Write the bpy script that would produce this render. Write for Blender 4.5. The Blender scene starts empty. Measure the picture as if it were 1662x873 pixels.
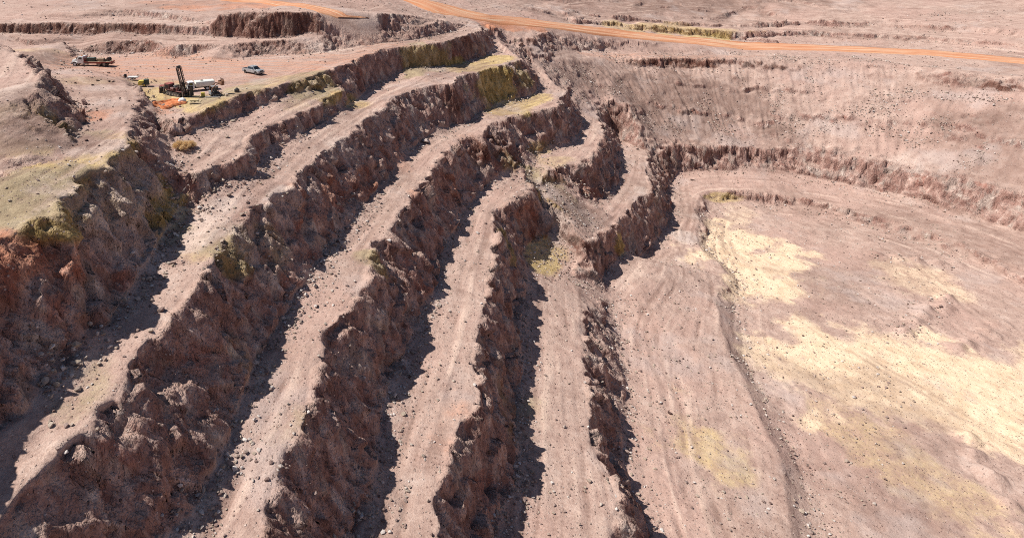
# pit benches: crest and toe lines surveyed in metres (x east, y north, z up; camera on the lookout at 0,0,29)
LINES = {
 'back_top': [(-125.5,191.97,6.5), (-113.59,191.11,6.6), (-90.2,192.63,6.8), (-70.17,191,6.8), (-55.7,187.26,6.5), (-48.05,184.91,6.6), (-45.73,185.77,8.5), (-43.86,183.88,10.5), (-38.55,185.47,10.7), (-27.04,185.47,10.7), (-18.57,188.51,10.4), (-8.74,192.82,9.6), (0,197.72,9.3), (9.38,206.73,8), (17.92,216.06,6), (25.9,220.06,4.5), (30.48,228,2.5)],
 'back_top_toe': [(-125.36,190.92,3.8), (-113.15,189.5,3.8), (-104.02,190.34,3.5), (-84.89,190.34,3.5), (-77.26,189.98,4.3), (-68.54,189.03,3.3), (-55.51,185.86,4.1), (-48.9,183.88,4), (-39.76,182.1,3.7), (-33.48,180.39,3.4), (-22.39,184.14,3.6), (-17.97,186.26,4.6), (-13.16,186.83,6), (-8.1,190.14,6.9), (0,195.89,7), (6.61,202.17,5.7), (16.63,209.78,4)],
 'back_low': [(-99.62,180.74,2.9), (-87.4,175.63,3.2), (-75.49,179.2,3.3), (-65.74,181.02,3.4), (-58.78,173.79,2.6), (-51.64,172.11,3.2), (-40.64,171.45,3.3), (-38.51,171.93,3.4), (-32.82,176.66,3.4), (-21.85,179.53,3.7), (-13.11,185.35,3.8), (-6.76,188.75,3.9), (0,193.76,4), (6.58,200.71,3.5), (16.32,205.49,3.5), (26.97,222.89,2)],
 'back_low_toe': [(-99.48,179.98,1.3), (-83.45,175.84,0.7), (-74.97,174.72,0), (-69.09,176.87,0), (-64.03,177.22,0.3), (-57.6,169.39,0.2), (-51.19,169.55,0), (-43.01,162.79,0), (-37.38,165.63,0), (-30.2,173.66,0), (-21.3,173.66,0), (-13.45,176.26,0.1), (-9.38,183.54,0.2), (-3.71,185.18,0.5), (3.8,190.12,0.5), (11.86,198.04,0.5), (20.59,206.61,0.5), (30.97,222.59,0.5), (37.35,238.6,0.8)],
 'plat_edge': [(-34.77,106.56,0), (-32.68,119.14,0), (-29.19,127.39,0), (-22.6,138.81,0), (-15.11,149.11,0), (-6.64,164.67,0), (0,181.32,0)],
 'c0': [(-34.92,102.32,-0.5), (-33.67,102.94,0.1), (-32.66,105.09,0.4), (-30.64,111.27,0.5), (-27.5,119.68,0.5), (-24.13,126.94,0.5), (-19.56,130.42,0.4), (-17.05,137.37,0.3), (-11.35,147.3,0.2), (-4.11,163.16,0.1), (0,174.72,0), (4.63,184.81,0), (14.52,190.91,0), (24.07,197.41,0), (33.57,213.31,0), (38.96,223.91,0), (40.74,226.5,0), (41.24,232.09,0.2), (41.19,240.29,0.6)],
 't0': [(-33.71,101.86,-2.7), (-31.08,106.45,-2.5), (-27.6,115.67,-3.1), (-24.04,122.42,-3.4), (-22.16,126.51,-3), (-17.64,132.27,-2.5), (-12.83,139.29,-3), (-10.03,146.57,-3.6)],
 'c1': [(-6.34,147.91,-3.9), (-6.81,144.75,-3.8), (-11.31,130.77,-3.8), (-17.95,116.83,-3.8), (-21.09,107.28,-3.8), (-21.84,102.5,-3.8), (-22.85,99.08,-3.8), (-21.87,95.86,-3.8), (-22.65,93.41,-3.8), (-25.19,90.51,-3.8), (-26.65,87.77,-3.8), (-27.44,86.21,-4)],
 't2': [(45.78,239.23,-4), (47.37,236.82,-6.5), (47.08,231.14,-8.2), (39.5,218.08,-8.3), (30.75,203.06,-8), (21.43,192.71,-6.9), (12.29,186.9,-6.2), (7.44,183.34,-7.6), (2.65,173.66,-8), (-0.34,164.92,-8.2), (-3.66,154.99,-8.4), (-6.48,142.68,-8), (-11.73,125.06,-7.6), (-14.41,117.61,-7.6), (-18.44,110.79,-7.8), (-20.08,104.14,-7.8), (-19.83,97.82,-8), (-21.48,93.5,-6.9), (-23.36,90.79,-6.9), (-25.07,87.68,-7.8), (-26.54,84.85,-8.6), (-26.81,82.87,-8.7)],
 'c2': [(50.2,245.66,-1), (48.84,242.73,-4), (50.11,236.4,-6.2), (52.34,228.84,-7.6), (53.55,219.97,-8.4), (52.87,214.17,-8.5), (44.18,202.4,-8.5), (31.6,188.82,-8.5), (26.61,183.12,-8.5), (24.34,174.31,-8.5), (18.84,172.64,-8.5), (12.97,167.03,-8.5), (4.97,156.09,-8.5), (1.94,144.61,-8.5), (0,137.79,-8.5), (-5.26,122.66,-8.5), (-7.75,115.2,-8.5), (-8.93,111.4,-8.5), (-11.59,105.12,-8.5), (-13.08,97.96,-8.5), (-13.55,94.29,-8.5), (-15.31,89.85,-8.5), (-16.88,87.64,-8.6), (-18.53,84.85,-8.7), (-18.7,82.44,-8.8), (-19.44,78.36,-8.9), (-19.88,74.28,-9), (-19.68,70.06,-9), (-20.96,66.67,-9), (-23,52,-10), (-24.5,30,-11), (-26,0,-12)],
 'c2_side': [(54.43,246.68,-6.5), (58.07,245.39,-10)],
 't3': [(63.04,242.68,-13), (63.34,235.31,-15.8), (63.98,229.64,-18.5), (62.18,219.08,-19.5), (57.53,209.63,-19.6), (52.34,204.08,-19.6), (39.52,191.73,-19.7), (32.84,182.52,-19.5), (30.04,175.48,-19.7), (25.17,170.48,-19.6), (16.75,160.19,-19.8), (9.85,145.94,-19.8), (5.67,133.42,-19.8), (1.96,122,-19.8), (-1.22,112.21,-19.8), (-5.65,98.68,-19.8), (-7.81,89.77,-19.8), (-8.85,85.62,-19.8), (-13,72,-20.5), (-16,52,-21), (-18,30,-22), (-20,0,-23)],
 'c3': [(64.67,237.31,-14), (65.97,232.6,-16), (68.13,224.5,-18.6), (69.71,219.53,-19.6), (66.63,207.67,-19.8), (59.4,192.12,-19.8), (48.41,184.39,-19.8), (41.46,178.61,-19.8), (36.33,173.15,-19.8), (33.64,169.26,-19.8), (31.39,162.52,-19.8), (27.52,161.64,-19.8), (25.54,159.62,-19.8), (19.9,148.9,-19.8), (16.72,141.23,-19.8), (13.57,131.38,-19.8), (10.08,123.78,-19.8), (8.11,117.58,-19.8), (6.11,110.42,-19.8), (4.67,104.26,-19.8), (3.58,98.44,-19.8), (1.94,97.96,-19.8), (0.21,96.78,-19.8), (-0.3,90.8,-19.8), (-0.19,85.62,-19.8), (-5,72,-20.5), (-9,52,-21), (-11,30,-22), (-13,0,-23)],
 't4': [(77.31,228.01,-26.5), (77.52,221.94,-29.5), (75.99,213.85,-31.5), (71.93,203.89,-32), (65.66,192.61,-32), (58.75,186.13,-32), (50.23,177.66,-31), (44.04,169.3,-29.5), (39.76,163.52,-27.5), (38.11,162.31,-30), (32.07,154.35,-31.5), (27.86,147.8,-32), (23.28,138.4,-32), (20.08,131.33,-32), (17.38,123.35,-32), (15.47,116.17,-32), (13.46,107.03,-32), (8,92,-32), (2,72,-32.5), (-2,52,-33), (-4,30,-33.5), (-6,0,-34)],
 'c4r': [(47.56,168.33,-32), (51.42,166.77,-32), (57,169.39,-32), (62.55,173.72,-32), (69.22,182.42,-32), (74.31,191.94,-32), (80.02,203.89,-32), (83.79,215.61,-32), (87.32,228.39,-31.2), (91.13,236.03,-30.2), (93.85,237.65,-29.6), (97.48,237.04,-29.2), (100.71,234.21,-29)],
 't5r': [(101.41,233.26,-30), (98.65,233.7,-33.6), (97.01,233.07,-38.2), (96.83,231.21,-42.7), (93.12,218.26,-43.5), (88.44,204.51,-43.5), (82.19,191.1,-43.5), (78.21,182.3,-43.5), (72.13,173.23,-43.5), (66.44,167.82,-43), (61.2,164.41,-40), (57.85,165.95,-37), (55.01,167.19,-35)],
 'c5r': [(198,0,-44), (203,50,-43.5), (207,100,-43), (206,145,-43), (198,180,-43), (182,204,-43), (160,219,-43.5), (141.25,221.97,-43.5), (126.85,223.48,-43.5), (118.19,225.01,-43.5), (109.73,221.97,-43.5), (103.38,217.54,-43.5), (97.39,205.16,-43.5), (93.23,194.01,-43.5), (87.67,180.21,-43.5), (81.25,172.27,-43.5), (73.4,161.89,-43.5), (68.84,156.9,-43.5), (67.11,153.72,-43.5), (61.47,148.79,-43.5), (58.2,144.13,-43.5)],
 't6': [(192,0,-54), (197,50,-54), (201,100,-53.5), (200.5,144,-53), (193,177,-53), (179,199,-52.5), (161,213,-51.5), (140.99,219.38,-50.5), (131.13,220.09,-52), (121.92,220.1,-53), (116.71,220.9,-53.3), (111.42,213.06,-55), (101.94,191.71,-55.5), (95.04,180.26,-55.8), (87.99,171.88,-56), (82.01,164.58,-56), (76.91,158.89,-56), (69.31,152.22,-51.3)],
 'c6': [(174,0,-55), (178,40,-55), (182,85,-55), (182,125,-54.5), (178,160,-54.5), (168,184,-54.5), (150,201,-54.5), (134.17,206.37,-54.5), (127.96,206.37,-54.5), (122.54,206.52,-54.8), (118,204.1,-55), (113.41,198.49,-55), (109.53,190.75,-55.3), (107.3,183.08,-55.6), (103.4,178.41,-56), (99.02,169.39,-56), (97.03,162.26,-56), (95.92,156.71,-56), (93.79,149.14,-56), (88,132,-56), (80,110,-56.2), (72,90,-56.5), (65,70,-56.8), (60,45,-57), (57,0,-57.5)],
 't7': [(170,0,-59), (174,40,-59), (178,85,-58.5), (178,125,-58.3), (174.5,159,-58), (165,182,-58), (149,198,-58), (133.68,204.46,-58), (129.35,205.02,-58), (122.84,202.78,-58), (118.36,198.44,-58), (115.21,193.11,-58.4), (110.31,182.94,-58.6), (105.15,174.54,-58.8), (102.07,167.22,-58.8), (100.63,160.4,-58.8), (99.64,154.05,-58.8), (92,132,-59), (84,109,-59), (76,88,-59), (69,68,-59.2), (64,45,-59.3), (61,0,-59.5)],
 'c4l': [(41.51,163.73,-32), (42.67,158.4,-32), (42.66,152.94,-32), (38.65,146.97,-32), (33.44,141.03,-32), (29.31,136.93,-32), (28.96,132.01,-32), (27.95,126.76,-32), (27.37,123.05,-32), (26.11,119.24,-32), (25.03,112.21,-32), (23.68,107.03,-32), (19,92,-32.3), (13,72,-32.5), (8,52,-33), (5,30,-33.5), (3,0,-34)],
 'chute': [(44.44,166.92,-33), (47.59,161.39,-35), (50.89,154.16,-37.5), (55.35,151.66,-40), (59.12,150.83,-42.5)],
 't5l': [(45.44,157.72,-35), (48.38,157.02,-38), (49.61,153.86,-41), (47.82,149.24,-43), (44.89,146.54,-44), (40.92,143.73,-43.3), (38.73,141.28,-43.1), (37.66,136.39,-44.3), (36.49,128.96,-44.5), (31,110,-44.5), (24,90,-44.5), (19,70,-45), (15,50,-45), (11,25,-45.5), (9,0,-46)],
 'hump_ridge': [(52,151.84,-39), (53,147.73,-40.5), (54.06,143.57,-42), (54.74,140.93,-45)],
 'hump_toe': [(50.86,152.08,-42), (50.7,147.62,-44), (51.07,143.79,-46.5), (50.1,136.86,-49), (47,120,-47), (40,100,-46), (34,78,-46), (30,55,-46), (26,25,-46.5), (24,0,-47)],
 'hump_toe2': [(58.38,144.34,-47.5), (59.48,145.49,-51), (59.78,143.88,-53), (59,134,-54), (55,118,-56), (48,98,-56), (42,76,-56.3), (38,54,-56.5), (34,25,-57), (32,0,-57)],
 'cl': [(-60.69,146.03,0.3), (-52.17,129.7,1.5), (-43.83,113.79,2.5), (-40.86,104.33,2.5), (-39.11,96.23,2.5), (-35.08,86.68,2.5), (-34.06,80.05,2.5), (-32.78,73.13,2.5), (-34.42,68.82,2.5), (-33.14,64.39,2.5), (-32.83,60.09,2.3), (-34.83,57.55,2.2), (-35.76,54.07,2), (-37,45,1.5), (-39,25,1), (-41,0,1)],
 'tl': [(-60.73,147.55,0), (-52.38,134.15,0), (-43.7,119.14,0), (-38.42,108.52,-0.3), (-37,106.43,-1.8), (-35.99,104.48,-3.4), (-32.3,95.83,-3.9), (-29.79,89.38,-4.2), (-28.98,87.51,-5.5), (-28.8,87.43,-8), (-28.57,83.3,-8.7), (-28.25,76.84,-9), (-28.58,72.75,-9.2), (-28.6,67.38,-9.4), (-29,52,-10), (-30.5,30,-11), (-32,0,-12)],
 'ch': [(-78.61,123.24,12), (-74.06,123.41,10.5), (-69.71,118.8,10), (-62.69,110.03,9.4), (-53.65,97.65,8.6), (-50.94,92.64,8.2), (-51.03,87.83,7.9), (-53.05,85.97,7.8), (-56.57,84.52,7.8)],
 'th': [(-84.66,152.18,2.2), (-70.3,131.89,2.4), (-59.03,115.35,2.5), (-49.78,102.19,2.5), (-45.33,95.86,2.5), (-43.76,88.89,2.6), (-40.99,81.62,2.7), (-41.42,77.79,2.9), (-43.42,74.67,3.2), (-46.32,72.91,3.4), (-49.9,72.44,3.4)],
 'bermc': [(-39.68,72.8,3.6), (-40.14,68.71,4.1), (-41.24,66.77,4.2), (-41.58,64.91,4.3), (-44.33,63.76,4.3)],
 'bermt': [(-38.88,75.32,2.3), (-40.91,74.78,1.9), (-42.24,71.96,1.7), (-43.53,70.11,1.6), (-44.11,68.5,1.6), (-46.83,66.95,1.6)],
 'dcrest': [(68.52,242.77,-14), (74.88,247.72,-14.5), (90.22,255.86,-15.8), (106,263.1,-16.8), (115.84,261.55,-16), (132.38,263.1,-16), (143.84,259.81,-15.7), (155.93,255.97,-15.3), (180,250,-15), (208,235,-14.5), (232,205,-14), (246,165,-14), (250,110,-14), (246,50,-14), (242,0,-14)],
 'dtoe': [(104.33,259.72,-18.06), (112.9,259.84,-19.14), (123.54,259.89,-19.95), (134.45,260.59,-20.35), (143.29,257.6,-19.52), (155.17,253.67,-18.52), (178,245.5,-19.5), (205,230.5,-19), (228,202,-18.5), (241.5,164,-18.5), (245.5,110,-18.5), (241.5,50,-18.5), (237,0,-18.5)],
 'dback': [(68.82,244.61,-11.6), (76.23,253.17,-12), (90.57,265.52,-13.6), (103.91,272.61,-14.6), (120.9,273.7,-15.6), (136.82,272.32,-16.2), (149.3,270.07,-16.1), (162.67,267.47,-15.8), (184,259,-15.2), (213,241,-14.8), (239,209,-14.6), (254,166,-14.6), (258,110,-14.6), (254,50,-14.6), (250,0,-14.6)],
 'rmid': [(78.05,260.44,-9), (94.35,269.8,-10.5), (110.83,277.21,-12), (124.72,276.79,-13.6), (137.65,274.58,-14.5), (150.08,271.92,-14.9)],
 'hollow_c': [(58.82,245.13,-7.5), (62.36,250.13,-6), (67.62,253.4,-5.2), (77.77,264.46,-4.6)],
 'hollow_t': [(59.85,245.69,-9.8), (63.76,242.2,-11.2), (70.94,247.92,-11.4), (74.83,254.99,-10.5)],
 'road_lo': [(11.75,260.81,8.3), (24,243.52,4.5), (33.76,244.25,3), (43.16,249.31,1), (51.81,253.63,-1.6), (67.16,260.4,-2.8), (79.8,268.06,-4), (111.36,279.5,-9), (140.23,280.59,-12.5), (167.2,275.6,-14.8), (197,268,-14.2), (228,250,-13.2), (256,216,-12.6), (272,168,-12), (276,110,-12), (272,50,-12), (268,0,-12)],
 'road_up': [(22.99,260.81,8.3), (36.02,261.77,5.2), (51.46,260.8,2), (70.95,276.11,-1.2), (82.98,279.4,-3.2), (115.97,291.92,-7.8), (145.22,291.43,-11.2), (176.06,291.1,-14.2), (204,283,-13.9), (239,262,-12.9), (268,222,-12.3), (284,170,-11.7), (288,110,-11.7), (284,50,-11.7), (280,0,-11.7)],
 'far_ledge': [(80.57,316.11,3), (94.05,319.4,1.5), (127.1,323.09,-1), (158.68,321.78,-4), (193.61,324.1,-5.5)],
 'far_ledge_t': [(92.43,313.46,0.5), (125.02,317.07,-2.9), (155.89,315.2,-6.4), (189.69,316.8,-7.2)],
 'ledge_toe_a': [(95.45,292,-5.22), (117.85,297,-7.27), (135.76,297,-9.03), (155.64,295,-10.52), (176.67,293,-11.42), (206,293,-11.2), (247,273,-10.8), (279,228,-10.2), (295,170,-9.6), (299,110,-9.6), (295,50,-9.6)],
 'ledge_top_a': [(98.62,293.4,-3.38), (118.17,298.4,-5.39), (136.13,298.4,-7.15), (156.06,296.4,-8.66), (177.15,294.4,-9.57), (207,294.6,-8.9), (248.2,274.4,-8.6), (280.8,228.8,-8), (297,170,-7.4), (301,110,-7.4), (297,50,-7.4)],
 'ledge_toe_b': [(108.81,306,-3.87), (133.29,306,-6.27), (157.29,305,-7.95), (182.56,304,-8.72), (215,304,-7.6), (257,282,-7), (291,234,-6.6), (307,172,-6), (311,110,-6)],
 'ledge_top_b': [(111.54,307.4,-2.23), (133.67,307.4,-4.62), (157.73,306.4,-6.31), (183.08,305.4,-7.1), (216,305.6,-5.4), (258.2,283.4,-4.8), (292.8,234.8,-4.3), (309,172,-3.8), (313,110,-3.8)],
 'wall_toe_a': [(110.12,240.2,-31.76), (118.31,238.6,-33.64), (127.61,237.2,-34.54), (136.9,236,-35.23), (146.38,233,-36.42), (170,227,-34), (194,211,-33.5), (214,183,-33), (222,150,-33), (222,110,-33)],
 'wall_top_a': [(111.75,241.7,-29.83), (118.74,240.1,-31.73), (128.07,238.7,-32.65), (137.4,237.5,-33.35), (146.92,234.5,-34.57), (171.5,228.5,-31.6), (195.5,212.5,-31.2), (215.8,184,-30.8), (224,150,-30.8), (224,110,-31)],
 'wall_toe_b': [(120.87,249.6,-24.96), (131.67,248,-25.9), (142.37,246.5,-26.6), (150.87,243.5,-27.45), (173,236,-26.5), (199,220,-26), (221,190,-25.5), (230,150,-25.5)],
 'wall_top_b': [(122.53,250.9,-23.42), (132.09,249.3,-24.38), (142.82,247.8,-25.08), (151.35,244.8,-25.96), (174.3,237.3,-24.8), (200.3,221.3,-24.3), (222.6,190.8,-24), (231.6,150,-24)],
 'pad_a': [(-76.39,154.86,0.15), (-70.56,155.13,0.1), (-64.23,154.97,0.05)],
 'pad_b': [(-77.87,158.06,0.2), (-72.06,158.61,0.1), (-65.76,158.88,0.05)],
 'back_berm': [(-134.6,206.71,7.6), (-123.49,208.67,7.6), (-101.89,206.74,8.2), (-83.46,212.16,9.3), (-68.57,204.73,8.8), (-56.03,195.57,7.8)],
 'back_berm_toe': [(-131.79,202.05,6.9), (-120.86,203.87,6.9), (-100.64,203.85,7.3), (-82.35,208.61,7.2), (-68.18,202.95,7), (-53.44,192.72,6.6)],
}
ROAD_B = [[(-70.93, 241.78, 11.2), (-42.21, 226.79, 11), (-26.25, 205.62, 10.9), (-15.8, 191.11, 10.7), (-10.37, 191.48, 10.2), (-3.84, 194.92, 9.9)], [(-48.52, 248.22, 11.2), (-32.88, 226.79, 11), (-18.37, 207.9, 10.9), (-6.69, 194.3, 10.3), (0.0, 197.55, 9.7)]]
POINTS = [(-160, 192, 8), (-165, 150, 7), (-140, 120, 13), (-130, 90, 12), (-110, 60, 8), (-95, 120, 12), (-85, 98, 7), (-75, 80, 4.5), (-70, 55, 3), (-75, 30, 3), (-80, 0, 4), (-110, 165, 2), (-150, 182, 4), (-165, 230, 9), (-60, 225, 9.5), (-20, 222, 10.8), (0, 240, 10.6), (-100, 260, 11), (0, 300, 14), (-150, 345, 19), (60, 335, 9), (130, 350, 5), (200, 350, 3), (312, 292, 1), (335, 200, 4), (348, 100, 5), (345, 10, 5), (-170, -20, 6), (350, -20, 8), (350, 360, 14), (-170, 360, 22), (-40, -20, 1), (-29, -20, -12), (0, -20, -33), (30, -20, -57), (120, -20, -59), (170, -20, -57), (200, -20, -44), (245, -20, -14), (275, -20, -12)]
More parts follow.
